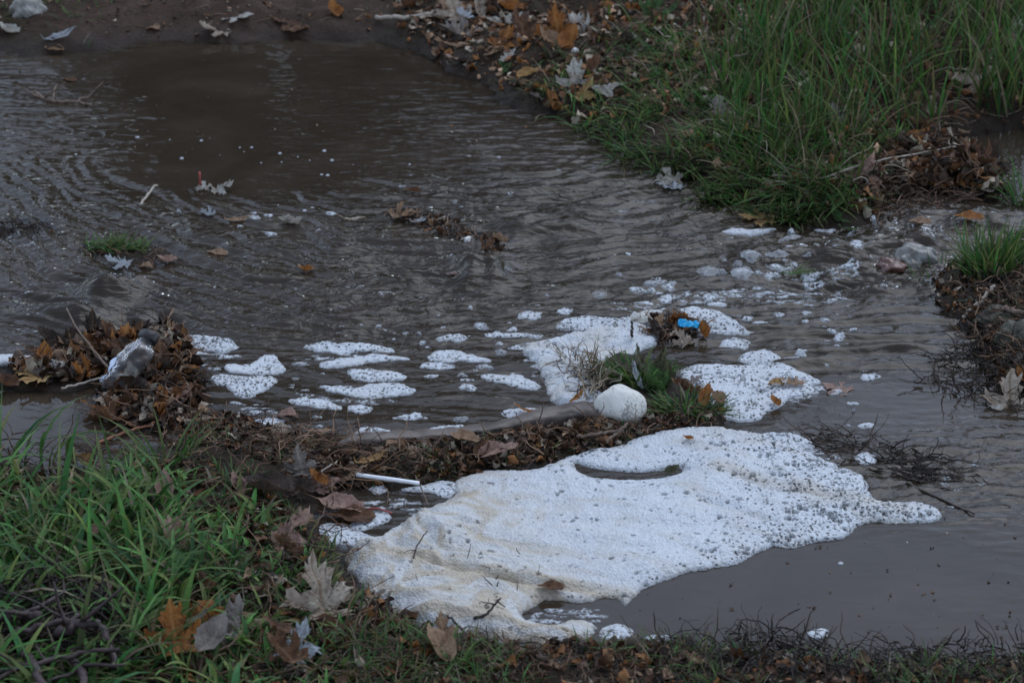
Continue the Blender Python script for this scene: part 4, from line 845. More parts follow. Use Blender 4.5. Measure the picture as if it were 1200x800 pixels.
tangle('bank_weeds', 'sprawling dark weeds in the water below the mossy stones', [(1120, 400), (1180, 405), (1210, 450), (1200, 480), (1130, 470), (1080, 450)], 230, (.015, .05), (.0005, .0013), BLACKW, 13, lift=(0, .008), minz=.0)
tangle('waterline_weeds', 'black twiggy dead weeds along the near bank at the grey pool', [(760, 752), (900, 742), (1000, 762), (1210, 752), (1230, 830), (760, 830)], 900, (.012, .05), (.0005, .0014), BLACKW, 14, lift=(0, .010), minz=.0, rise=.35)
tangle('bank_debris', 'brown stems matted into the grass of the near bank below the foam', [(400, 700), (520, 748), (700, 760), (780, 760), (780, 850), (400, 850)], 800, (.012, .04), (.0004, .0012), ROOT * .7, 15, lift=(0, .008), minz=.0)
tangle('bank_debris', 'dead stems under the lush grass of the near bank', [(-40, 520), (240, 520), (400, 600), (430, 720), (430, 850), (-40, 850)], 900, (.02, .07), (.0005, .0014), ROOT * .75, 16, lift=(0, .02), minz=.0)
tangle('litter_stems', 'dead stems in the leaf litter of the far bank', [(440, -40), (1000, -40), (1000, 100), (760, 150), (600, 120), (480, 62)], 900, (.01, .04), (.0004, .0011), BROWNS, 17, lift=(0, .01), minz=.0)
tangle('grass_thatch', 'bleached and brown thatch among the tall grass of the far bank', [(740, 60), (1250, -40), (1250, 140), (1060, 190), (1000, 250), (900, 245), (760, 190)], 1100, (.02, .08), (.0004, .0011), np.concatenate([STRAW, ROOT]), 18, lift=(0, .03), minz=.0, rise=.5)
tangle('mud_roots', 'hair-like roots and bits lying on the bare mud at the top', [(-20, -40), (440, -40), (440, 42), (200, 46), (-20, 50)], 420, (.008, .035), (.0003, .0009), BROWNS, 19, dirm=.1, dirs=.6, lift=(0, .002), minz=.0)
tangle('mossy_roots', 'roots hanging over the mossy stones at the water edge', [(1120, 345), (1210, 350), (1210, 460), (1160, 450), (1130, 390)], 300, (.02, .06), (.0005, .0018), np.concatenate([ROOT * .8, BLACKW]), 20, dirm=-1.2, dirs=.7, lift=(.0, .02), minz=.0)
tangle('foam_bits', 'little dark stems stuck upright in the wrinkled cream foam', [(440, 650), (600, 640), (640, 690), (600, 740), (480, 720)], 12, (.008, .022), (.0004, .0008), BLACKW, 21, lift=(.012, .016), minz=.010, rise=.6, drop=.0)
# ------------------------------------------------------------------ stones
def stone_mesh(name, seed, mat, rx, ry, rz_, rough=.12, sub=5, flat=.3):
    bm = bmesh.new(); bmesh.ops.create_icosphere(bm, subdivisions=sub, radius=1)
    co = np.array([v.co for v in bm.verts])
    n = pn(co[:, 0] * 1.3 + seed, co[:, 1] * 1.3 + co[:, 2], seed) * rough * 1.6 + pn(co[:, 0] * 4 + co[:, 2] * 3, co[:, 1] * 4 - co[:, 2] * 2, seed + 1) * rough * .5 + pn(co[:, 0] * 14 + co[:, 2] * 9, co[:, 1] * 14 - co[:, 2] * 9, seed + 2) * rough * .15
    co = co * (1 + n)[:, None] * [rx, ry, rz_]
    co[:, 2] = np.where(co[:, 2] < -flat * rz_, -flat * rz_, co[:, 2])
    for v, c in zip(bm.verts, co): v.co = c
    me = bpy.data.meshes.new(name); bm.to_mesh(me); bm.free()
    for p in me.polygons: p.use_smooth = True
    me.materials.append(mat); return me
def stone(px_, py_, wpx, depth, hpx, mat, label, seed, rough=.12, rz=0, lift=0, name='stone'):
    p = gpix(px_, py_); k = (p - cam.location).length / FPX
    o = link(name, stone_mesh(name, seed, mat, wpx * k / 2, wpx * k / 2 * depth, hpx * k, rough), loc=(p.x, p.y, p.z + lift), rot=(0, 0, rz))
    tag(o, label, 'stone'); return o
M_WS, nt, b = new_mat('pitted_white_stone')
n1 = noise(nt, 340, 3, .7); n2 = noise(nt, 26, 3, .6)
mmul = N(nt, 'ShaderNodeMath', operation='MULTIPLY_ADD'); mmul.inputs[1].default_value = .9; nt.links.new(n2, mmul.inputs[0]); nt.links.new(n1, mmul.inputs[2])
hv = N(nt, 'ShaderNodeMath', operation='MULTIPLY'); hv.inputs[1].default_value = .5; nt.links.new(mmul.outputs[0], hv.inputs[0])
c = ramp(nt, hv.outputs[0], [(.0, (.56, .55, .51)), (.50, (.56, .55, .51)), (.55, (.24, .23, .21))])
tg = N(nt, 'ShaderNodeTexCoord'); sx = N(nt, 'ShaderNodeSeparateXYZ'); nt.links.new(tg.outputs['Generated'], sx.inputs[0])
dz = N(nt, 'ShaderNodeMath', operation='MULTIPLY_ADD'); dz.inputs[1].default_value = .35; nt.links.new(n2, dz.inputs[0]); nt.links.new(sx.outputs['Z'], dz.inputs[2])
c = mix(nt, (.13, .105, .08), c, ramp(nt, dz.outputs[0], [(.42, (0, 0, 0)), (.62, (1, 1, 1))]))
nt.links.new(c, b.inputs['Base Color']); b.inputs['Roughness'].default_value = .7; bump(nt, b, n1, .5, .0012)
M_STONE = simple_mat('grey_stone', (.12, .115, .105), (.30, .29, .27), .7, 60, .8, .002)
M_MOSSY, nt, b = new_mat('mossy_stone')
n1 = noise(nt, 30, 6, .7); n2 = noise(nt, 220, 4, .7)
c = mix(nt, ramp(nt, n1, [(.35, (.035, .028, .022)), (.55, (.055, .055, .035)), (.7, (.05, .075, .03))]), ramp(nt, n2, [(.3, (.5, .5, .5)), (.7, (1.5, 1.5, 1.4))]), .8, 'MULTIPLY')
nt.links.new(c, b.inputs['Base Color']); b.inputs['Roughness'].default_value = .6; bump(nt, b, n2, .9, .004)
M_RED = simple_mat('wet_red_stone', (.07, .038, .030), (.15, .075, .055), .25, 40, .4, .002, .5)
M_WETW = simple_mat('wet_pale_stone', (.06, .05, .04), (.24, .24, .225), .2, 55, .5, .002, .5)
ws = stone(727, 486, 62, .85, 33, M_WS, 'rounded white stone pitted with grey specks at the end of the muddy edging', 3, .05, name='white_stone')
ws.location.z += .004
stone(1172, 374, 50, .7, 13, M_MOSSY, 'low mossy stone in front of the upright fresh green tuft', 5, .3)
stone(1192, 402, 50, .7, 20, M_MOSSY, 'taller dark mossy stone with roots hanging over it', 7, .3)
stone(1135, 352, 26, .7, 6, M_MOSSY, 'small mossy stone at the waterline left of the low mossy stone', 8, .3)
stone(32, 14, 42, .8, 16, M_STONE, 'pale grey lichen-marked stone on the mud at the far corner', 9, .2)
stone(1072, 304, 56, .9, 19, M_WETW, 'pale mottled stone awash in the rapids', 11, .2, lift=-.003)
stone(1045, 312, 36, .9, 9, M_RED, 'reddish stone showing through the rapids beside the pale one', 12, .2)
stone(540, 320, 34, 1.0, 9, M_RED, 'wet reddish stone awash below the driftwood clump', 13, .2)
stone(574, 336, 30, 1.2, 6, M_RED, 'second reddish stone, farther downstream of the driftwood clump', 14, .2)
stone(548, 284, 16, .9, 7, M_WS, 'little white pebble in the driftwood clump in mid stream', 15, .1, name='pebble')
stone(1193, 36, 26, .8, 12, M_WS, 'white rounded lump at the edge of the tall grass', 16, .15, name='pebble')
stone(820, 62 - 20, 8, .8, 3, M_WS, 'tiny white chip under the tall grass', 17, .2, name='pebble')
stone(674, 62, 9, 1, 6, M_WS, 'tiny round white pebble in the thick of the leaf litter', 18, .1, name='pebble')

# half-buried edging
pts = np.array([gpix(*q) for q in [(395, 526), (430, 524), (480, 519), (530, 513), (580, 506), (630, 499), (680, 493), (715, 487), (740, 482)]])
t = np.linspace(0, 1, 70); ti = np.linspace(0, 1, len(pts))
cx = np.stack([np.interp(t, ti, pts[:, k]) for k in range(3)], -1)
cx[:, 1] += .003 * np.sin(t * 11); seg = 20; an = np.linspace(0, 2 * np.pi, seg, endpoint=False)
V = []
for i, c_ in enumerate(cx):
    w_ = .013 + .009 * sm(.5, .95, t[i]) ; hh = .008 + .007 * sm(.45, .9, t[i])
    e = min(1, (i + 1) / 4, (len(cx) - i) / 4)
    se = lambda v: np.sign(v) * np.abs(v) ** .55
    yy = se(np.cos(an)) * w_ * e; zz = se(np.sin(an)) * hh * e
    rg = 1 + .22 * pn(an * 2 + 3, np.full(seg, t[i] * 22), 701) + .16 * pn(an * 5, np.full(seg, t[i] * 60), 702)
    V.append(np.stack([np.full(seg, c_[0]) + yy * .12, c_[1] + yy * rg, .008 + zz * rg], -1))
V = np.concatenate(V)
F = [(j * seg + i, j * seg + (i + 1) % seg, (j + 1) * seg + (i + 1) % seg, (j + 1) * seg + i) for j in range(len(cx) - 1) for i in range(seg)]
caps = [(0, i + 1, i) for i in range(1, seg - 1)] + [((len(cx) - 1) * seg, (len(cx) - 1) * seg + i, (len(cx) - 1) * seg + i + 1) for i in range(1, seg - 1)]
M_EDGE = simple_mat('muddy_concrete', (.035, .026, .021), (.16, .13, .11), .45, 24, .8, .003, .4)
o = link('kerb_edging', mesh_np('kerb_edging', V, [F, caps], M_EDGE)); tag(o, 'long low muddy edging half buried beside the round white stone', 'kerb')

# ------------------------------------------------------------------ twigs and sticks placed one by one
def stick(label, pts_px, r0, r1, mat, name='twig', z=(.004,), seed=0, cat='twig', side=0, wob=1.0):
    r_ = np.random.default_rng(seed); A = []
    for i, (a, b_) in enumerate(pts_px):
        h = z[min(i, len(z) - 1)]; p = tpix(a, b_, h); A.append([p.x, p.y, p.z])
    A = np.array(A); n = len(A); t = np.linspace(0, 1, n * 5); ti = np.linspace(0, 1, n)
    q = np.stack([np.interp(t, ti, A[:, k]) for k in range(3)], -1); q[1:-1] = (q[:-2] + q[1:-1] * 2 + q[2:]) / 4
    q += np.stack([pn(t * 9, t * 0 + seed, 5), pn(t * 9, t * 0 + seed, 6), pn(t * 9, t * 0 + seed, 7)], -1) * r0 * 1.2 * wob
    V, F, T = tube_np(q, r0, r1, 8); V = V + np.stack([pn(V[:, 0] * 300, V[:, 1] * 300, 9), pn(V[:, 0] * 300, V[:, 2] * 300, 8), 0 * V[:, 0]], -1) * r0 * .25
    Vs, Fs, Ts, k = [V], [F], [T], len(V)
    for s in range(side):
        i = int(r_.integers(4, len(q) - 3)); p = wander(r_, q[i], r_.uniform(0, 6.28), r_.uniform(8, 20) * r0, 5, .3, .3, .2)
        V2, F2, T2 = tube_np(p, r0 * .5, r0 * .2, 6); Vs.append(V2); Fs.append(F2 + k); Ts.append(T2 + k); k += len(V2)
    V = np.concatenate(Vs); c_ = V.mean(0)
    o = link(name, mesh_np(name, V - c_, [np.concatenate(Fs), np.concatenate(Ts)], mat), loc=c_); tag(o, label, cat); return o
M_PAPER = simple_mat('white_paper', (.72, .74, .76), (.82, .83, .84), .5, 40, .2, .0005)
stick('straight white paper stick lying on the root-covered bank', [(418, 556), (455, 561), (491, 566)], .0030, .0028, M_PAPER, 'paper_stick', (.012, .012, .012), 1, 'stick', wob=0)
stick('bare pale twig slanting out of the upper brown water', [(164, 240), (172, 230), (180, 219), (184, 217)], .0022, .0016, M_TWIG_PALE, z=(.0, .005, .012, .013), seed=2)
stick('long wet branch lying just awash in the far corner of the water', [(40, 108), (52, 116), (70, 120), (90, 119), (108, 125)], .0040, .002, M_TWIG, z=(.002,), seed=3, side=4, name='branch', cat='branch')
stick('thin brown twig sticking up from the leaf dam', [(78, 361), (88, 382), (103, 402), (122, 425), (148, 455)], .0012, .0020, M_TWIG, z=(.035, .03, .02, .02, .012), seed=4, side=1)
stick('forked brown twig at the foot of the white stone', [(676, 512), (700, 508), (730, 504)], .0026, .0020, M_TWIG, z=(.008, .010, .010), seed=5)
stick('short brown twig crossing the forked one below the white stone', [(710, 518), (722, 508), (736, 496)], .0026, .0018, M_TWIG, z=(.006, .012, .016), seed=6)
stick('dark wet stick with foam along it near the weed bed', [(1062, 566), (1085, 576), (1115, 590), (1142, 602)], .0018, .0012, M_TWIG_DARK, z=(.002,), seed=7, side=2)
stick('pale thin stem arching over the debris heap by the far stream', [(905, 205), (960, 210), (1020, 190), (1075, 180), (1120, 172)], .0018, .0013, M_TWIG_PALE, z=(.01, .02, .02, .02, .02), seed=8)
stick('thick pale stem lying before the fresh green tuft', [(1128, 372), (1150, 352), (1166, 335)], .0032, .0024, M_TWIG_PALE, z=(.004, .012, .02), seed=9)
stick('knobbed grey branch end resting on the low mossy stone', [(1150, 372), (1165, 364), (1180, 362), (1200, 368)], .0050, .0040, M_TWIG, z=(.012,), seed=10, name='branch', cat='branch')
stick('upright black bent twig rising from the wrinkled foam', [(484, 655), (488, 640), (500, 622)], .0012, .0007, M_TWIG_DARK, z=(.0, .012, .022), seed=11, side=2)
stick('thin brown twig lying across the end of the white paper stick', [(486, 556), (494, 572), (502, 592)], .0010, .0006, M_TWIG, z=(.006, .008, .004), seed=12)
stick('long dark twig among the weeds at the near waterline', [(905, 742), (912, 728), (925, 718), (938, 713)], .0012, .0008, M_TWIG_DARK, z=(.004, .012, .018, .024), seed=13)
stick('black twig along the near waterline beyond the grass', [(905, 748), (935, 758), (975, 768), (1010, 775)], .0020, .0012, M_TWIG_DARK, z=(.008,), seed=14, side=3)
stick('forked dark twig stranded on the near edge of the foam', [(556, 725), (572, 718), (580, 708), (586, 700)], .0020, .0010, M_TWIG_DARK, z=(.004, .008, .012, .018), seed=15, side=2)
stick('dark twig standing between grass and foam on the near bank', [(524, 720), (540, 735), (550, 748)], .0016, .0012, M_TWIG_DARK, z=(.02, .012, .006), seed=16, side=2)
stick('pale stick fragment lying on the leaf dam at the pool edge', [(72, 455), (100, 448), (125, 440)], .0018, .0014, M_TWIG_PALE, z=(.010,), seed=17)
stick('rusty stem lying at the edge of the calm pool', [(112, 520), (150, 505), (185, 495)], .0024, .0016, simple_mat('rusty_stem', (.16, .06, .03), (.26, .11, .05), .5), z=(.004,), seed=18)
stick('long pale stem on the litter at the end of the mud path', [(440, 20), (470, 21), (500, 17), (520, 14)], .0040, .003, M_TWIG_PALE, z=(.008,), seed=19, name='branch', cat='branch')
stick('tan bent stem beside the curled pink leaf', [(362, 560), (375, 553), (395, 540)], .0014, .0010, M_TWIG_PALE, z=(.012, .016, .02), seed=20)
stick('small leaning twig by the speckled foam band', [(740, 395), (741, 385), (740, 376)], .0022, .0016, M_TWIG_DARK, z=(.004, .014, .024), seed=21)
M_ROOT = simple_mat('purplish_root', (.018, .012, .012), (.06, .038, .038), .5, 60, .8, .002)
for k, (lab, q, r) in enumerate([('arched purplish root bending down at the near corner', [(66, 744), (82, 735), (102, 729), (120, 735), (130, 755), (133, 782)], .0062), ('pale-topped purplish root at the picture edge', [(-10, 726), (15, 719), (48, 722)], .0062), ('straight root running under the arched one', [(30, 765), (42, 785), (55, 812)], .0058), ('thin dark root looping behind the arched one', [(10, 745), (40, 735), (70, 728), (95, 722)], .004), ('dark root stub between the straight and the arched root', [(80, 770), (95, 785), (100, 805)], .006), ('slim black root crossing the near corner', [(-10, 790), (40, 778), (90, 765), (140, 760)], .0035)]):
    stick(lab, q, r, r * .7, M_ROOT, 'exposed_root', (.045, .05, .055, .05, .045, .035), 30 + k, 'root', side=2)
tangle('root_mass', 'black mass of roots and soil at the near corner of the bank', [(-30, 735), (70, 725), (135, 745), (145, 830), (-30, 830)], 800, (.02, .06), (.0007, .0022), BLACKW, 40, lift=(.005, .04), minz=.02)

# ------------------------------------------------------------------ plastic bottle in the leaf dam
M_CLR, nt, b = new_mat('cloudy_clear_plastic'); b.inputs['Base Color'].default_value = (.55, .56, .58, 1); b.inputs['Transmission Weight'].default_value = .9; b.inputs['Roughness'].default_value = .28; b.inputs['IOR'].default_value = 1.2
n1 = noise(nt, 40, 3, .5); bump(nt, b, n1, .35, .002); b.inputs['Alpha'].default_value = .38
M_LBL = simple_mat('blue_white_film', (.24, .32, .50), (.55, .62, .74), .35, 45, .3, .001)
M_CAP = simple_mat('black_plastic', (.012, .011, .012), (.03, .027, .027), .35, 90, .3, .001)
A0, A1 = gpix(128, 470), None
a_ = np.array(tpix(132, 460, .002)); b2 = np.array(pix(172, 398, .048).tolist() + [.048])
ax = b2 - a_; Lb = np.linalg.norm(ax); ax /= Lb; s1 = np.cross(ax, [0, 0, 1]); s1 /= np.linalg.norm(s1); s2 = np.cross(s1, ax)
def lathe(prof, seg=40, cr=.16, seed=0, t0=0):
    V = []; an = np.linspace(0, 2 * np.pi, seg, endpoint=False)
    for (u, r) in prof:
        k = 1 + cr * (pn(np.cos(an) * 1.6 + seed, np.sin(an) * 1.6 + u * 5, 31) * 1.6 + .5 * pn(an * 2 + u * 9, np.full(seg, u * 12), 32))
        V.append(a_ + ax * (u * Lb) + (np.cos(an) * k * r)[:, None] * s1 + (np.sin(an) * k * r * .72)[:, None] * s2)
    V = np.concatenate(V); n = len(prof)
    F = [(j * seg + i, j * seg + (i + 1) % seg, (j + 1) * seg + (i + 1) % seg, (j + 1) * seg + i) for j in range(n - 1) for i in range(seg)]
    return V, F
bot = empty('plastic_bottle', a_); tag(bot, 'crushed cloudy plastic bottle with a blue-white film label stuck in the leaf dam', 'bottle')
prof = [(0, .012), (.02, .019), (.06, .0225)] + [(u, .0225) for u in np.linspace(.1, .72, 22)] + [(.78, .021), (.84, .018), (.9, .0145), (.95, .0125), (1.0, .012)]
V, F = lathe(prof); link('bottle_body', mesh_np('bottle_body', V - a_, [F], M_CLR), bot)
V, F = lathe([(u, .0235) for u in np.linspace(.10, .50, 14)], seed=0); V2 = V.reshape(14, 40, 3)[:, 14:34]
F = [(j * 20 + i, j * 20 + i + 1, (j + 1) * 20 + i + 1, (j + 1) * 20 + i) for j in range(13) for i in range(19)]
link('film_label', mesh_np('film_label', V2.reshape(-1, 3) - a_, [F], M_LBL), bot)
V, F = lathe([(.97, .0), (.97, .0145), (1.0, .0155), (1.1, .0155), (1.12, .014), (1.12, .011), (1.02, .010)], cr=.08); link('bottle_cap', mesh_np('bottle_cap', V - a_, [F], M_CAP), bot)

# blue plastic scrap
def scrap(label, px_, py_, w_, d_, mat, rz, seed, name='plastic_scrap', lift=.006):
    p = tpix(px_, py_, lift); k = (p - cam.location).length / FPX; nx_, ny_ = 22, 9
    u, v_ = np.meshgrid(np.linspace(-1, 1, nx_), np.linspace(-1, 1, ny_))
    X_ = u * w_ * k / 2; Y_ = v_ * d_ * k / 2 * (1 - .45 * np.abs(u) ** 1.6 + .2 * pn(u * 3, v_ * 0, seed)); Z_ = .006 * np.cos(v_ * 1.6) + .004 * pn(u * 2.5, v_ * 2, seed + 1) + .002 * pn(u * 7, v_ * 4, seed + 2)
    T_ = np.stack([X_, Y_, Z_], -1).reshape(-1, 3); B_ = T_ - [0, 0, .0008]; n = nx_ * ny_
    F = grid_faces(nx_, ny_); rim = [j for j in range(nx_)] + [nx_ * (i + 1) - 1 for i in range(1, ny_)] + [n - 1 - j for j in range(1, nx_)] + [nx_ * (ny_ - 1 - i) for i in range(1, ny_ - 1)]
    S = [(rim[i], rim[(i + 1) % len(rim)], rim[(i + 1) % len(rim)] + n, rim[i] + n) for i in range(len(rim))]
    o = link(name, mesh_np(name, np.concatenate([T_, B_]), [F, F[:, ::-1] + n, S], mat), loc=p, rot=(0, 0, rz)); tag(o, label, 'litter'); return o
M_BLUE = simple_mat('blue_plastic', (.01, .26, .52), (.02, .40, .70), .3, 50, .3, .001)
scrap('small bright blue plastic scrap on the foam beyond the white stone', 807, 381, 25, 13, M_BLUE, -.25, 1, lift=.011)
scrap('thin pale sheet fragment of plastic lying across the heaped cream foam', 752, 376, 26, 8, simple_mat('cream_plastic', (.40, .38, .33), (.5, .48, .42), .5), -.1, 4, lift=.001)

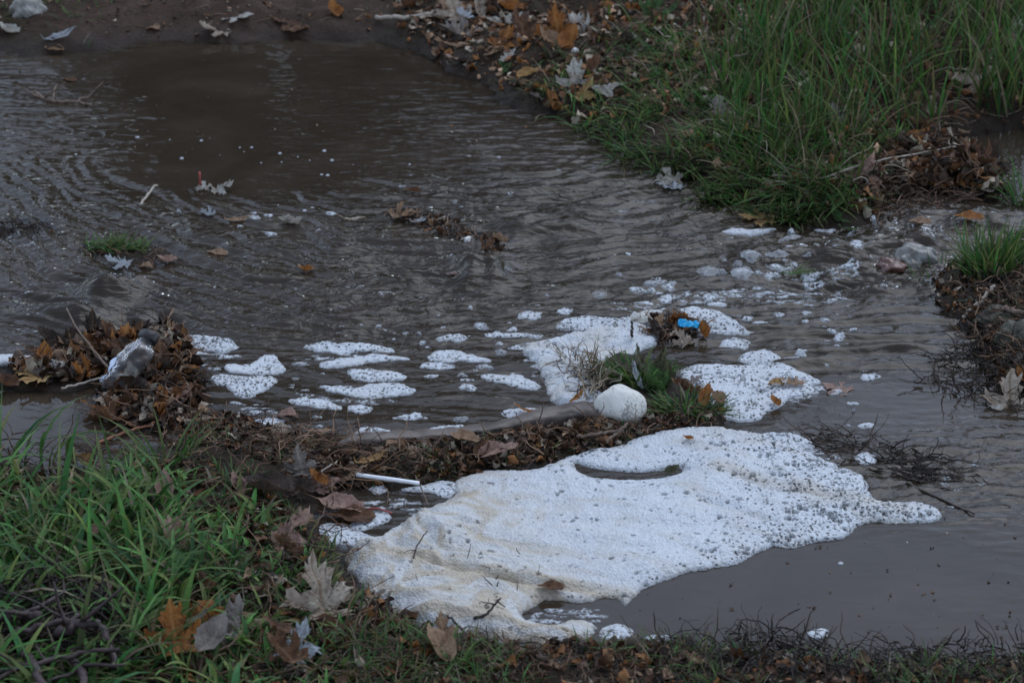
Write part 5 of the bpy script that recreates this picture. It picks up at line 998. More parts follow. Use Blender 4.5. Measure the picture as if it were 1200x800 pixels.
# ------------------------------------------------------------------ leaves placed one by one
H_ = math.pi / 2
LF = [
 # px, py, size, colour, kind, var, rz, tilt, label, stem, lift
 (283, 21, 36, 'white', 'maple', 0, -1.9, (.1, 0), 'bright white lobed leaf lying on the bare mud path', 'brown', 0),
 (250, 38, 34, 'pale', 'maple', 1, 1.7, (.1, 0), 'grey-white ragged leaf on the mud just above the waterline', None, 0),
 (328, 26, 22, 'brown', 'oak', 0, 1.0, (0, 0), 'small brown lobed leaf on the mud right of the bright white one', None, 0),
 (352, 33, 34, 'brown', 'maple', 2, -.9, (0, 0), 'flat brown maple leaf pressed into the mud above the water', None, 0),
 (392, 15, 30, 'orange', 'ovate', 1, .4, (.3, 0), 'curled rusty leaf where the mud meets the litter', None, 0),
 (9, 40, 30, 'white', 'ovate', 1, 1.3, (.2, 0), 'whitish green leaf at the edge of the far mud', None, .003),
 (72, 46, 42, 'bluewhite', 'long', 0, -1.4, (.3, .2), 'long pale green leaf with a white rib by the far waterline', None, .004),
 (64, 60, 24, 'tan', 'curl', 1, 1.4, (0, 0), 'curled orange-tan leaf at the far waterline', None, 0),
 (82, 95, 18, 'brown', 'ovate', 0, 1.2, (0, 0), 'sunken rusty leaf showing through the shallow far water', None, 0),
 (180, 34, 30, 'tan', 'oak', 2, 1.5, (0, 0), 'muddy tan leaf strip above the water on the path', None, 0),
 (234, 221, 22, 'white', 'maple', 2, 1.4, (0, 0), 'small white leaf with an upright red stem floating in the upper water', None, 0),
 (262, 224, 26, 'white', 'maple', 3, -1.4, (0, 0), 'crumpled white leaf floating beside the red-stemmed one', None, 0),
 (241, 252, 20, 'bluewhite', 'curl', 0, 1.0, (0, 0), 'small bluish crumpled leaf at the head of the drift line', None, 0),
 (280, 259, 34, 'tan', 'long', 0, -1.4, (0, 0), 'narrow tan leaf in the drift line', None, 0),
 (338, 262, 24, 'white', 'curl', 2, 1.3, (0, 0), 'curled white leaf in the drift line', None, 0),
 (412, 259, 34, 'pale', 'long', 1, 1.55, (0, 0), 'long pale leaf at the end of the drift line', None, 0),
 (255, 298, 26, 'tan', 'ovate', 0, 1.4, (0, 0), 'tan leaf flat on the current right of the stranded grass tuft', None, 0),
 (358, 318, 20, 'orange', 'ovate', 1, 1.5, (0, 0), 'single orange leaf out in the mid current', None, 0),
 (138, 311, 30, 'bluewhite', 'maple', 1, 1.5, (0, 0), 'whitish leaf caught against the stranded grass tuft', None, .001),
 (170, 314, 20, 'tan', 'ovate', 2, 1.2, (0, 0), 'small tan leaf at the edge of the stranded grass tuft', None, .001),
 (196, 308, 24, 'pink', 'ovate', 1, 1.5, (0, 0), 'pinkish leaf just downstream of the stranded grass tuft', None, .001),
 (475, 255, 32, 'tan', 'curl', 0, -1.2, (0, 0), 'tan curled leaf at the upstream end of the driftwood clump', None, .001),
 (492, 261, 26, 'bluewhite', 'long', 0, -1.0, (0, 0), 'bluish white strip of leaf in the driftwood clump', None, .001),
 (484, 226, 22, 'brown', 'curl', 1, 1.2, (0, 0), 'brown curled leaf awash upstream of the driftwood clump', None, 0),
 (572, 292, 26, 'brown', 'curl', 0, -.6, (0, 0), 'brown curled leaf in the driftwood clump by the pebble', None, .004),
 (585, 287, 22, 'tan', 'curl', 2, .7, (0, 0), 'tan rolled leaf end at the tip of the driftwood clump', None, .006),
 (556, 296, 24, 'grey', 'ovate', 3, .3, (.2, 0), 'grey wet leaf under the white pebble', None, .003),
 # far bank
 (674, 99, 46, 'white', 'maple', 1, .35, (.75, .1), 'large upright white maple leaf on the far bank', None, .006),
 (687, 114, 30, 'yellow', 'maple', 3, -.9, (.3, 0), 'tan-yellow curled leaf just below the large white maple leaf', None, .004),
 (703, 113, 34, 'white', 'curl', 3, 1.2, (.3, 0), 'curled white leaf right of the large white maple leaf', None, .005),
 (722, 108, 24, 'white', 'ovate', 2, -1.0, (.3, 0), 'small white leaf by the first blades of the tall grass', None, .008),
 (676, 34, 40, 'white', 'curl', 0, .3, (.5, 0), 'twisted white leaf standing high in the leaf litter', None, .006),
 (595, 71, 30, 'white', 'oak', 1, -.7, (.4, 0), 'white and brown folded leaf in the open part of the litter', None, .004),
 (594, 14, 40, 'orange', 'ovate', 1, 1.3, (.2, 0), 'smooth orange leaf near the top of the litter', None, .005),
 (578, 28, 22, 'white', 'ovate', 0, 1.2, (.1, 0), 'small greenish white leaf below the smooth orange one', None, .004),
 (603, 30, 22, 'white', 'ovate', 3, -1.3, (.1, 0), 'second greenish white leaf below the smooth orange one', None, .004),
 (533, 18, 40, 'pale', 'maple', 1, .3, (.3, 0), 'large pale leaf at the mud end of the litter', None, .006),
 (545, 25, 26, 'bluewhite', 'oak', 1, 1.0, (.3, 0), 'bluish white leaf overlapping the large pale one', None, .01),
 (507, 24, 34, 'pale', 'ovate', 2, 1.4, (.1, 0), 'flat pale leaf at the very edge of the litter', None, .004),
 (520, 17, 34, 'tan', 'oak', 0, .1, (.9, 0), 'tan leaf standing on edge behind the large pale one', None, .004),
 (562, 14, 32, 'pale', 'curl', 1, .2, (.9, 0), 'upright rolled pale leaf left of the smooth orange one', None, .006),
 (533, 42, 44, 'grey', 'curl', 0, 1.2, (.2, 0), 'pinkish grey leaf arched over a dark hollow in the litter', None, .004),
 (530, 57, 44, 'tan', 'long', 1, 1.5, (.1, 0), 'tan flattened leaf just above the far shoreline', None, .004),
 (540, 73, 40, 'pink', 'long', 0, 1.4, (.0, 0), 'pink wet leaf edge at the far shoreline', None, .002),
 (610, 42, 46, 'brown', 'maple', 3, .5, (.5, 0), 'big brown curled leaf in the middle of the litter', None, .006),
 (592, 52, 38, 'orange', 'maple', 1, -.4, (.4, 0), 'orange-brown leaf leaning on the big brown one', None, .004),
 (652, 40, 46, 'orange', 'maple', 3, .2, (.9, 0), 'rusty leaf standing upright left of the twisted white one', None, .006),
 (668, 52, 40, 'orange', 'ovate', 1, -.5, (.5, 0), 'rusty leaf in front of the twisted white one', None, .004),
 (640, 53, 30, 'tan', 'ovate', 3, .8, (.3, 0), 'tan cupped leaf left of the rusty pair', None, .004),
 (700, 42, 40, 'pale', 'long', 1, 1.2, (.2, 0), 'long pale leaf right of the twisted white one', None, .005),
 (620, 90, 32, 'yellow', 'curl', 1, -1.1, (.1, 0), 'yellowish wet leaf lip at the far shoreline', None, .003),
 (647, 124, 34, 'orange', 'curl', 2, .3, (.2, 0), 'rusty leaf bits at the shoreline below the large white maple leaf', None, .003),
 (771, 28, 24, 'brown', 'ovate', 1, .7, (.4, 0), 'dark red-brown leaf under the broad green leaves', None, .006),
 (738, 47, 18, 'white', 'ovate', 0, 1.2, (.2, 0), 'small shining white leaf below the broad green leaves', None, .006),
 # right side
 (776, 213, 42, 'white', 'maple', 2, 1.5, (0, 0), 'white lobed leaf floating against the far bank', None, .001),
 (786, 221, 36, 'bluewhite', 'oak', 0, 1.4, (0, 0), 'bluish leaf floating in front of the white lobed one', None, 0),
 (885, 259, 42, 'yellow', 'maple', 0, 1.45, (0, 0), 'yellow-orange maple leaf at the waterline below the grass', None, .003),
 (1012, 214, 46, 'pink', 'maple', 3, -.6, (.6, .2), 'large pinkish tan leaf propped before the debris heap', None, .008),
 (1138, 102, 50, 'pale', 'maple', 2, .5, (.9, 0), 'pale lobed leaf hanging in the tall grass', None, .02),
 (978, 150, 40, 'grey', 'curl', 0, .2, (.9, 0), 'dull tan leaf held upright in the tall grass', None, .02),
 (843, 140, 40, 'grey', 'oak', 1, .2, (.8, 0), 'greyish leaf deep in the tall grass by the shore', None, .015),
 (1080, 153, 36, 'brown', 'ovate', 1, 1.3, (.1, 0), 'brown leaf at the foot of the tall grass by the far stream', None, .004),
 (1120, 156, 36, 'tan', 'long', 0, 1.0, (.1, 0), 'tan pointed leaf lying at the far stream', None, .003),
 (1075, 172, 44, 'orange', 'curl', 1, -.8, (.2, 0), 'orange curled leaf on top of the debris heap', None, .01),
 (1140, 195, 52, 'brown', 'curl', 0, .3, (.3, 0), 'large brown curled leaf at the crown of the debris heap', None, .016),
 (1160, 205, 46, 'dark', 'maple', 3, -.5, (.5, 0), 'dark brown leaf at the far side of the debris heap', None, .012),
 (1110, 205, 44, 'dark', 'curl', 1, 1.0, (.2, 0), 'dark rolled leaf in the middle of the debris heap', None, .01),
 (1115, 222, 42, 'orange', 'long', 1, -1.4, (.1, 0), 'orange-brown flat leaf at the front of the debris heap', None, .004),
 (1055, 222, 34, 'dark', 'curl', 2, .2, (.2, 0), 'dark curled leaf beside the large pinkish tan one', None, .006),
 (1078, 262, 28, 'tan', 'ovate', 0, 1.5, (0, 0), 'tan leaf swept under the rapids', None, .0005),
 (1135, 257, 36, 'orange', 'ovate', 0, 1.4, (0, 0), 'orange-brown leaf showing at the head of the rapids', None, .001),
 (1185, 300, 34, 'pale', 'curl', 1, 1.3, (.1, 0), 'pale curled leaf behind the upright fresh green tuft', None, .006),
 (1182, 470, 58, 'pale', 'maple', 1, .15, (.9, .2), 'pale two-pronged leaf standing at the water edge by the dark weeds', 'red', .004),
 (1196, 446, 24, 'orange', 'ovate', 1, .4, (.4, 0), 'small orange leaf behind the pale two-pronged one', None, .004),
 (1166, 480, 20, 'white', 'ovate', 0, 1.0, (0, 0), 'tiny whitish leaf tip by the pale two-pronged one', None, .001),
 (1168, 20, 30, 'pink', 'ovate', 1, 1.0, (.5, 0), 'pinkish leaf high in the far corner of the tall grass', None, .02),
 (1180, 58, 26, 'pale', 'ovate', 3, .6, (.3, 0), 'pale leaf in the grass below the white lump', None, .01),
 # left dam
 (36, 444, 58, 'yellow', 'maple', 0, 1.2, (.0, .1), 'yellow maple leaf lying flat on the leaf dam', None, .010),
 (56, 436, 46, 'white', 'maple', 2, .6, (.1, 0), 'white ragged leaf tucked behind the yellow maple leaf', None, .004),
 (72, 440, 40, 'white', 'oak', 1, -1.2, (.1, 0), 'white notched leaf beside the ragged one on the leaf dam', None, .006),
 (6, 452, 50, 'brown', 'ovate', 1, 1.1, (.1, 0), 'brown leaf at the picture edge under the yellow maple leaf', None, .002),
 (92, 440, 54, 'orange', 'curl', 0, 1.3, (.1, 0), 'orange-brown curled leaf at the pool side of the leaf dam', None, .006),
 (53, 420, 40, 'orange', 'ovate', 1, .1, (.5, 0), 'small orange-tan leaf on the shady side of the leaf dam', None, .006),
 (58, 404, 56, 'dark', 'curl', 1, .8, (.3, 0), 'dark crumpled leaf at the upstream end of the leaf dam', None, .012),
 (38, 413, 40, 'brown', 'long', 1, 1.4, (.1, 0), 'brown sodden leaf trailing upstream off the leaf dam', None, .004),
 (80, 412, 50, 'dark', 'maple', 3, -.5, (.3, 0), 'black-brown leaf over the small orange-tan one', None, .012),
 (110, 396, 56, 'dark', 'maple', 3, .1, (.9, 0), 'dark leaf standing at the top of the leaf dam', None, .010),
 (128, 400, 50, 'brown', 'curl', 2, .6, (.5, 0), 'brown rolled leaf left of the bottle neck', None, .012),
 (148, 404, 56, 'orange', 'curl', 0, -.1, (.8, 0), 'rusty rolled leaf leaning towards the bottle', None, .012),
 (138, 420, 50, 'brown', 'maple', 3, 1.8, (.2, 0), 'brown crumpled leaf in the heart of the leaf dam', None, .014),
 (188, 422, 56, 'brown', 'curl', 3, .1, (.9, 0), 'red-brown leaf hanging beside the bottle', None, .010),
 (204, 420, 50, 'orange', 'curl', 1, -.5, (.6, 0), 'rusty curled leaf at the stream side of the bottle', None, .008),
 (222, 418, 40, 'tan', 'oak', 1, -1.3, (.1, 0), 'tan leaf scrap at the stream end of the leaf dam', None, .004),
 (212, 412, 36, 'bluewhite', 'oak', 2, -1.0, (.1, 0), 'bluish white leaf bit by the pitted foam strip', None, .005),
 (154, 447, 34, 'white', 'ovate', 3, .2, (.4, 0), 'small white cupped leaf just below the bottle', None, .012),
 (118, 483, 60, 'orange', 'long', 1, 1.45, (.0, .2), 'rust-edged narrow leaf jutting over the calm pool', None, .008),
 (122, 492, 66, 'brown', 'curl', 0, 1.5, (.0, 0), 'brown curled leaf jutting over the calm pool below the narrow one', None, .003),
 (190, 472, 30, 'orange', 'ovate', 3, .3, (.4, 0), 'small orange leaf on the lower part of the leaf dam', None, .010),
 (209, 470, 44, 'pink', 'ovate', 1, 1.2, (.1, 0), 'pink-tan leaf at the stream edge of the lower leaf dam', None, .004),
 (236, 467, 34, 'pink', 'ovate', 2, -1.0, (.1, 0), 'pink leaf lapped by the stream below the leaf dam', None, .002),
 (165, 462, 50, 'dark', 'curl', 2, .9, (.3, 0), 'dark rolled leaf on the lower leaf dam', None, .010),
 (180, 488, 44, 'dark', 'maple', 3, 1.4, (.1, 0), 'dark sodden leaf at the foot of the leaf dam', None, .006),
 (240, 488, 30, 'pale', 'oak', 0, 1.2, (.0, 0), 'pale leaf fragment in the shallows before the grass spray', None, .002),
 (98, 548, 26, 'yellow', 'ovate', 3, 1.3, (.2, 0), 'yellow-brown leaf on the mud at the edge of the calm pool', None, .004),
 (150, 560, 34, 'tan', 'maple', 2, .4, (.2, 0), 'tan leaf in the grass at the edge of the calm pool', None, .008),
 # ridge and mid bank
 (372, 513, 46, 'tan', 'long', 1, 1.45, (0, 0), 'tan flat leaf in the shallows before the pool of roots', None, .006),
 (325, 509, 36, 'pale', 'ovate', 0, 1.3, (0, 0), 'pale wet leaf in the shallows left of the tan flat one', None, .005),
 (335, 489, 30, 'pink', 'ovate', 2, 1.3, (0, 0), 'pinkish leaf half afloat by the ragged foam strip', None, .002),
 (543, 523, 40, 'tan', 'curl', 4, 1.3, (.1, 0), 'tan curled leaf on the bank behind the muddy edging', None, .010),
 (436, 550, 42, 'yellow', 'long', 0, -1.1, (.1, 0), 'yellow-tan leaf lying against the white paper stick', None, .012),
 (582, 541, 54, 'pink', 'curl', 3, -1.2, (.1, 0), 'pale pink-tan leaf at the edge of the foam', None, .010),
 (566, 535, 30, 'brown', 'ovate', 1, -.6, (.3, 0), 'brown leaf half under the pale pink-tan one', None, .006),
 (310, 583, 74, 'dark', 'curl', 3, 1.45, (.1, .1), 'large dark grey leaf folded like a tent at the pool', None, .012),
 (350, 580, 40, 'dark', 'ovate', 1, 1.2, (.3, 0), 'dark brown leaf under the folded grey one', None, .008),
 (278, 583, 30, 'pink', 'ovate', 3, .5, (.4, 0), 'small pink leaf behind the folded grey one', None, .012),
 (352, 556, 36, 'grey', 'maple', 3, .3, (.6, 0), 'grey-green ragged leaf behind the folded grey one', None, .012),
 (378, 568, 44, 'pink', 'maple', 2, -.4, (.3, 0), 'pinkish brown leaf under the mat of roots', None, .006),
 (372, 572, 30, 'orange', 'ovate', 1, .9, (.3, 0), 'orange patch of leaf between the grey-green and pinkish ones', None, .010),
 (398, 600, 62, 'pink', 'curl', 4, 1.5, (.15, 0), 'curled pink leaf with pale back beside the small pool', 'red', .006),
 (412, 609, 58, 'brown', 'ovate', 0, 1.5, (0, 0), 'purple-brown leaf flat under the curled pink one', None, .002),
 (352, 612, 40, 'tan', 'oak', 2, 1.2, (.1, 0), 'tan leaf strip left of the curled pink leaf', None, .008),
 (345, 636, 56, 'pink', 'maple', 3, -1.1, (.2, 0), 'pink-tan crumpled leaf at the grass edge by the pitted foam mat', None, .010),
 (335, 650, 40, 'brown', 'curl', 2, .9, (.2, 0), 'brown rolled leaf under the pink-tan crumpled one', None, .008),
 (205, 648, 50, 'pink', 'curl', 0, .4, (.7, 0), 'pinkish brown rolled leaf standing in the lush grass', None, .025),
 (194, 590, 40, 'pink', 'ovate', 1, .1, (.9, 0), 'small tan leaf upright in the lush grass', None, .02),
 (120, 648, 34, 'pink', 'curl', 1, -1.0, (.3, 0), 'faded pink leaf end among the lush grass', None, .03),
 (235, 700, 34, 'brown', 'curl', 2, .9, (.3, 0), 'dark pink leaf low in the grass between the two orange leaves', None, .02),
 # islet and foam
 (623, 486, 46, 'orange', 'long', 1, 1.2, (0, 0), 'orange-tan leaf riding the foam patch by the muddy edging', None, .001),
 (676, 471, 26, 'orange', 'long', 1, -.7, (.2, 0), 'small orange leaf on the cream foam left of the white stone', None, .004),
 (827, 472, 34, 'orange', 'curl', 1, -.3, (.6, 0), 'rusty leaf behind the bright green sprigs', None, .008),
 (838, 475, 24, 'tan', 'ovate', 3, .9, (.4, 0), 'tan leaf tip beside the rusty one behind the sprigs', None, .006),
 (800, 462, 34, 'brown', 'curl', 2, 1.1, (.2, 0), 'brown leaf shred between the plant tuft and the foam', None, .006),
 (812, 452, 30, 'grey', 'oak', 1, -1.0, (.2, 0), 'greyish leaf shred at the edge of the pitted foam sheet', None, .004),
 (824, 394, 22, 'orange', 'ovate', 3, .2, (.7, 0), 'tiny orange leaf below the blue plastic scrap', None, .004),
 (805, 390, 36, 'brown', 'ovate', 1, -1.2, (.1, 0), 'rusty leaf under the blue plastic scrap', None, .004),
 (798, 402, 26, 'pale', 'maple', 3, .8, (.2, 0), 'pale leaf knot at the water side of the wood fragments', None, .003),
 (766, 392, 30, 'dark', 'curl', 2, .5, (.3, 0), 'dark knotted leaf among the wood fragments', None, .006),
 (772, 384, 26, 'tan', 'curl', 1, -.4, (.5, 0), 'tan stub of leaf standing among the wood fragments', None, .006),
 (790, 372, 34, 'grey', 'oak', 2, 1.3, (.1, 0), 'greyish leaf among the wood fragments behind the scrap', None, .004),
 (929, 451, 34, 'tan', 'oak', 0, 1.4, (0, 0), 'tan leaf bit on the outer edge of the pitted foam sheet', None, .001),
 (908, 474, 20, 'orange', 'ovate', 1, .5, (.2, 0), 'small rusty leaf bit on the tip of the pitted foam sheet', None, .001),
 (908, 451, 22, 'yellow', 'ovate', 2, 1.3, (0, 0), 'little yellow leaf bit on the pitted foam sheet', None, .001),
 (978, 455, 34, 'pink', 'maple', 0, 1.0, (0, 0), 'faint pinkish leaf sunk in the grey pool by the foam', None, -.002),
 (806, 516, 14, 'orange', 'ovate', 1, 1.2, (0, 0), 'tiny rusty leaf bit on the great foam sheet', None, .0005),
 (788, 555, 22, 'olive', 'ovate', 1, -1.0, (.1, 0), 'green-brown leaf tip at the end of the foam slit', None, .001),
 (645, 692, 34, 'brown', 'ovate', 0, 1.5, (0, 0), 'dark brown leaf arched out of the near edge of the foam', None, .003),
 # foreground
 (372, 716, 76, 'pale', 'maple', 3, .55, (.75, .1), 'large upright pale maple leaf with a red stem in the foreground grass', 'red', .022),
 (205, 768, 64, 'orange', 'maple', 1, .3, (.7, 0), 'rusty three-pointed maple leaf lowest in the foreground grass', None, .030),
 (242, 738, 44, 'orange', 'maple', 2, -.3, (.7, 0), 'darker orange leaf behind the rusty three-pointed one', None, .026),
 (252, 776, 58, 'grey', 'ovate', 1, -.5, (.5, .2), 'silvery grey folded leaf beside the rusty three-pointed one', None, .030),
 (277, 756, 60, 'grey', 'curl', 2, -.2, (.8, 0), 'crumpled brown-grey leaf beside the silvery one', None, .028),
 (352, 780, 50, 'bluewhite', 'maple', 3, -.5, (.3, 0), 'bluish white crumpled leaf at the bottom of the picture', None, .024),
 (330, 787, 56, 'brown', 'curl', 0, .8, (.3, 0), 'brown curled leaf partly over the bluish white one', None, .028),
 (515, 768, 60, 'tan', 'curl', 3, .5, (.35, 0), 'tan curled leaf on the near bank below the foam', None, .012),
 (518, 752, 34, 'tan', 'maple', 3, .2, (.6, 0), 'tan lobed leaf tip rising over the tan curled leaf', None, .014),
 (815, 778, 34, 'tan', 'maple', 2, -.8, (.2, 0), 'tan leaf among the twigs at the near waterline', None, .006),
 (235, 748, 30, 'grey', 'long', 0, -.9, (.3, 0), 'small greyish leaf blade between the two orange leaves', None, .026),
]
for (a, b_, s, c, k, v_, rz, tl, lab, st, lf) in LF:
    if a < 245 and 380 < b_ < 500: s, lf = s * .8, lf * .45
    leaf(a, b_, s, c, k, v_, rz, (min(tl[0], .2 + tl[0] * .35), tl[1]), lab, st, lf)
# upright red stem of the floating leaf is part of it
_l = [o for o in COL.objects if o.get('label', '').startswith('small white leaf with an upright red')][0]
V, F, T = tube_np(np.array([(0, 0, 0), (-.05, -.05, .25), (-.14, -.08, .6), (-.2, -.1, .95)]), .045, .06, 6)
link('leaf_stem', mesh_np('leaf_stem', V, [F, T], M_PET_RED), _l)

# litter leaves: one object each, named by where they lie
LM_MARKS = [('large white maple leaf', 674, 100), ('twisted white leaf', 676, 34), ('smooth orange leaf', 594, 14), ('large pale leaf', 533, 18), ('big brown leaf', 610, 42), ('bright white leaf on the mud', 283, 21), ('broad green leaves', 755, 14), ('debris heap', 1110, 205), ('yellow-orange leaf', 885, 259), ('hanging pale leaf', 1138, 102), ('upright tan leaf', 978, 150), ('plastic bottle', 155, 425), ('pink-tan leaf', 209, 470), ('curled pink leaf', 398, 600), ('paper stick', 455, 561), ('folded grey leaf', 310, 583), ('white stone', 727, 480), ('blue plastic scrap', 805, 382), ('upright pale maple leaf', 372, 716), ('rusty foreground leaf', 205, 766), ('tan curled leaf', 515, 768), ('mossy stone', 1180, 385), ('root mat', 370, 540)]
items = []
def litter_leaves(poly, n, pal, sr, seed, lift=(0, .006), group='dead leaves of the litter', tiltm=.45, minz=-.003, kinds=('maple', 'oak', 'ovate', 'long', 'curl', 'curl')):
    r_ = np.random.default_rng(seed); q = scatter(poly, n, seed)
    for x, y in q:
        z = float(gh(x, y))
        if z < minz: continue
        k = kinds[int(r_.integers(len(kinds)))]; v_ = int(r_.integers({'maple': 4, 'oak': 3, 'ovate': 4, 'long': 2, 'curl': 5}[k])); c = pal[int(r_.integers(len(pal)))]
        L = float(r_.uniform(*sr)); zz = max(z, 0) + r_.uniform(*lift)
        o = link('fallen_leaf', LV[k, v_], loc=(x, y, zz), rot=(r_.normal(0, tiltm), r_.normal(0, tiltm), r_.uniform(0, 6.28)), sc=(L, L, L * r_.uniform(.7, 1.3)))
        o.material_slots[0].link = 'OBJECT'; o.material_slots[0].material = LM[c]
        tag(o, None, 'leaf', group); a, b_ = proj(x, y, zz)
        if not (-30 < a < 1230 and -40 < b_ < 830): bpy.data.objects.remove(o); continue
        items.append((float(a), float(b_), {'bluewhite': 'bluish', 'pink': 'pinkish'}.get(c, c) + {'curl': ' curled', 'long': ' narrow', 'oak': ' notched', 'maple': ' lobed', 'ovate': ' oval'}[k], o))
PW = ['brown', 'brown', 'orange', 'tan', 'dark', 'dark', 'pale', 'grey', 'pink', 'brown']
litter_leaves([(455, -40), (780, -40), (800, 40), (740, 120), (690, 150), (610, 118), (540, 88), (480, 60)], 62, PW, (.022, .05), 1)
litter_leaves([(760, -20), (930, -20), (900, 60), (780, 120), (740, 80)], 18, PW, (.022, .045), 12)
litter_leaves([(780, -20), (1200, -20), (1200, 150), (1040, 180), (760, 160), (740, 60)], 12, ['pale', 'grey', 'tan', 'brown'], (.02, .045), 2, lift=(.01, .05), tiltm=.8)
litter_leaves([(1000, 240), (1050, 195), (1120, 170), (1190, 180), (1195, 235), (1100, 248), (1020, 262)], 14, ['dark', 'brown', 'dark', 'orange', 'brown', 'tan'], (.025, .05), 3, lift=(0, .02))
litter_leaves([(20, 425), (60, 405), (110, 392), (200, 384), (228, 415), (235, 450), (245, 495), (170, 510), (120, 480), (110, 450), (20, 450)], 16, ['dark', 'brown', 'brown', 'dark', 'orange', 'tan'], (.022, .042), 4, lift=(.0, .010), tiltm=.4)
litter_leaves([(200, 495), (300, 485), (420, 510), (450, 528), (330, 530), (210, 515)], 8, ['tan', 'pink', 'brown', 'pale'], (.012, .03), 5, tiltm=.15)
litter_leaves([(320, 530), (400, 540), (640, 524), (760, 506), (740, 520), (560, 555), (470, 575), (380, 590), (330, 570)], 10, ['brown', 'tan', 'dark', 'pink', 'orange'], (.012, .028), 6, tiltm=.3)
litter_leaves([(300, 590), (370, 600), (400, 660), (330, 680), (300, 640)], 5, ['pink', 'brown', 'tan', 'dark'], (.025, .045), 7)
litter_leaves([(-10, -30), (430, -30), (430, 40), (0, 45)], 12, ['brown', 'dark', 'tan', 'brown'], (.010, .028), 8, lift=(0, .001), tiltm=.1)
litter_leaves([(400, 700), (520, 752), (760, 765), (1180, 790), (1180, 830), (400, 830)], 9, ['brown', 'tan', 'dark'], (.012, .028), 9, lift=(.003, .012))
litter_leaves([(20, 560), (220, 560), (330, 620), (400, 720), (400, 820), (0, 820)], 4, ['pink', 'brown', 'grey', 'tan'], (.025, .045), 10, lift=(.01, .03), tiltm=.7)
litter_leaves([(690, 475), (850, 470), (850, 500), (760, 510), (700, 500)], 5, ['brown', 'dark', 'pale', 'orange'], (.010, .02), 11)
auto_labels(items, 'dead leaf', LM_MARKS)

# ------------------------------------------------------------------ broad-leaved plants
def broad_plant(label, leaves, cx, cy, cat='plant'):
    p = gpix(cx, cy); e = empty('broadleaf_plant', p); tag(e, label, cat)
    for (a, b_, s, kind, v_, col, rz, tx, ty, lf) in leaves:
        q = gpix(a, b_); k = s * (q - cam.location).length / FPX
        o = link('plant_leaf', LV[kind, v_], e, loc=(q.x - p.x, q.y - p.y, q.z - p.z + lf), rot=(tx, ty, rz), sc=k)
        o.material_slots[0].link = 'OBJECT'; o.material_slots[0].material = LM[col]
    return e
broad_plant('broad dark olive-leaved plant behind the round white stone', [(752, 442, 50, 'long', 1, 'olive', .7, .7, .1, .018), (770, 446, 54, 'long', 0, 'olive', -.3, .8, .3, .018), (730, 442, 50, 'long', 1, 'olive', 1.3, .5, -.2, .016), (776, 446, 40, 'ovate', 1, 'olive', .5, .7, .1, .012), (782, 450, 40, 'long', 1, 'olive', -.1, 1.4, 0, .016), (760, 456, 40, 'ovate', 3, 'green', 1.4, .8, 0, .010), (745, 452, 36, 'long', 0, 'bluewhite', .6, .9, 0, .016), (778, 458, 34, 'long', 1, 'green', -.9, .9, 0, .010)], 755, 455)
broad_plant('plant with broad curving bright green leaves at the top of the litter', [(752, 16, 46, 'long', 0, 'green', 1.0, .9, 0, .012), (770, 16, 46, 'long', 1, 'green', -.9, .8, 0, .012), (785, 20, 40, 'long', 0, 'green', -1.3, .6, 0, .01), (760, 20, 30, 'ovate', 1, 'green', .1, .8, 0, .008)], 764, 20)
broad_plant('little round-leaved green seedling at the far shoreline', [(588, 82, 16, 'ovate', 1, 'green', .9, .5, 0, .006), (594, 84, 18, 'ovate', 0, 'green', -.8, .6, 0, .006), (590, 86, 14, 'ovate', 2, 'green', 2.4, .3, 0, .005)], 590, 84)
broad_plant('pointed fresh leaves of a seedling at the foot of the bent grass clump', [(985, 262, 26, 'long', 1, 'green', 1.1, .3, 0, .006), (992, 270, 24, 'long', 0, 'green', 1.6, .2, 0, .003), (978, 256, 22, 'ovate', 1, 'green', .4, .6, 0, .006)], 985, 262)

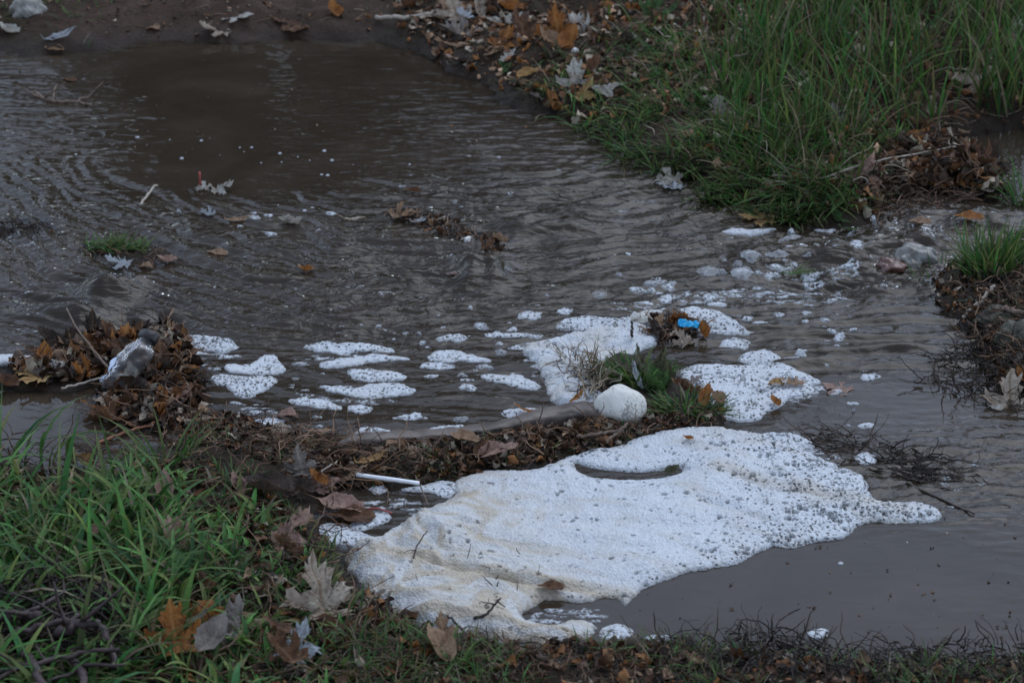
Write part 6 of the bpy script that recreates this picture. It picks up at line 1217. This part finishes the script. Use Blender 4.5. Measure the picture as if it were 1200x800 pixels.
# ------------------------------------------------------------------ what the upper water mirrors: trees and a post beyond the picture
M_BARK = simple_mat('tree_bark', (.04, .032, .027), (.10, .08, .065), .8, 12, .8, .02)
M_CROWN, nt, b = new_mat('dull_autumn_foliage')
at = N(nt, 'ShaderNodeAttribute', attribute_name='tint'); nt.links.new(at.outputs['Color'], b.inputs['Base Color']); b.inputs['Roughness'].default_value = .7
def tree(label, x, y, hgt, rad, seed, n=5200):
    r_ = np.random.default_rng(seed); gz = float(land(np.array([x]), np.array([y]), False)[0])
    e = empty('tree', (x, y, gz)); tag(e, label, 'tree')
    V, F, T = tube_np(np.array([(0, 0, -.1), (.04, 0, hgt * .25), (-.05, .03, hgt * .55), (0, 0, hgt * .85)]), .16, .05, 10); Vs, Fs, Ts = [V], [F], [T]; k = len(V)
    for i in range(9):
        a = r_.uniform(0, 6.28); z0 = hgt * r_.uniform(.15, .6); L = rad * r_.uniform(.6, .95)
        p = np.array([(0, 0, z0), (math.cos(a) * L * .5, math.sin(a) * L * .5, z0 + L * .35), (math.cos(a) * L, math.sin(a) * L, z0 + L * .5)])
        V, F, T = tube_np(p, .05, .015, 6); Vs.append(V); Fs.append(F + k); Ts.append(T + k); k += len(V)
    link('trunk', mesh_np('trunk', np.concatenate(Vs), [np.concatenate(Fs), np.concatenate(Ts)], M_BARK), e)
    cc = r_.normal(0, 1, (40, 3)) * [rad * .42, rad * .42, hgt * .2] + [0, 0, hgt * .52]
    c = cc[r_.integers(0, 40, n)] + r_.normal(0, rad * .14, (n, 3)); c[:, 2] = np.clip(c[:, 2], .15, hgt)
    u = r_.normal(0, 1, (n, 3)); u /= np.linalg.norm(u, axis=1)[:, None]; w_ = np.cross(u, r_.normal(0, 1, (n, 3))); w_ /= np.linalg.norm(w_, axis=1)[:, None]
    s = r_.uniform(.05, .11, (n, 1)); V = np.stack([c - u * s, c - w_ * s * .5, c + u * s, c + w_ * s * .5], 1).reshape(-1, 3)
    col = np.array([(.03, .035, .02), (.05, .042, .025), (.07, .045, .025)])[r_.integers(0, 3, n)] * r_.uniform(.6, 1.2, (n, 1))
    link('crown', mesh_np('crown', V, [np.arange(4 * n).reshape(-1, 4)], M_CROWN, {'tint': np.repeat(col, 4, 0)}, smooth=False), e)
tree('dark leafy tree across the water whose reflection darkens the brown water', -1.5, 13.5, 6.4, 1.8, 1, 9000)
tree('second dark tree across the water, nearest to the mirrored post', -.25, 14.5, 6.6, 1.8, 2, 9000)
tree('third dark tree across the water, beyond the tall grass', 1.6, 17.0, 4.6, 1.6, 3)
tree('fourth dark tree across the water, above the far corner of mud', -3.9, 17.5, 4.4, 1.3, 4)
tree('wide low dark tree added unseen across the water, far past the debris heap', 4.2, 18.0, 4.8, 2.0, 5)  # extra unseen tree, added as a dark reflector for ripple contrast
tree('tallest dark tree added unseen across the water, far beyond the leaf dam', -6.5, 18.0, 6.0, 2.0, 6)  # likewise added out of view, so ripples on the left mirror something dark
e = empty('post', (-.69, 8.2, float(land(np.array([-.69]), np.array([8.2]), False)[0]))); tag(e, 'pale upright post mirrored as a light streak in the upper water', 'post')
bm = bmesh.new(); bmesh.ops.create_cube(bm, size=1)
for v in bm.verts: v.co = Vector((v.co.x * .045, v.co.y * .045, (v.co.z + .5) * 1.06))
bmesh.ops.bevel(bm, geom=bm.edges[:], offset=.006, segments=2, affect='EDGES')
me = bpy.data.meshes.new('post_shaft'); bm.to_mesh(me); bm.free(); me.materials.append(simple_mat('pale_paint', (.55, .55, .55), (.65, .65, .65), .6)); link('post_shaft', me, e)
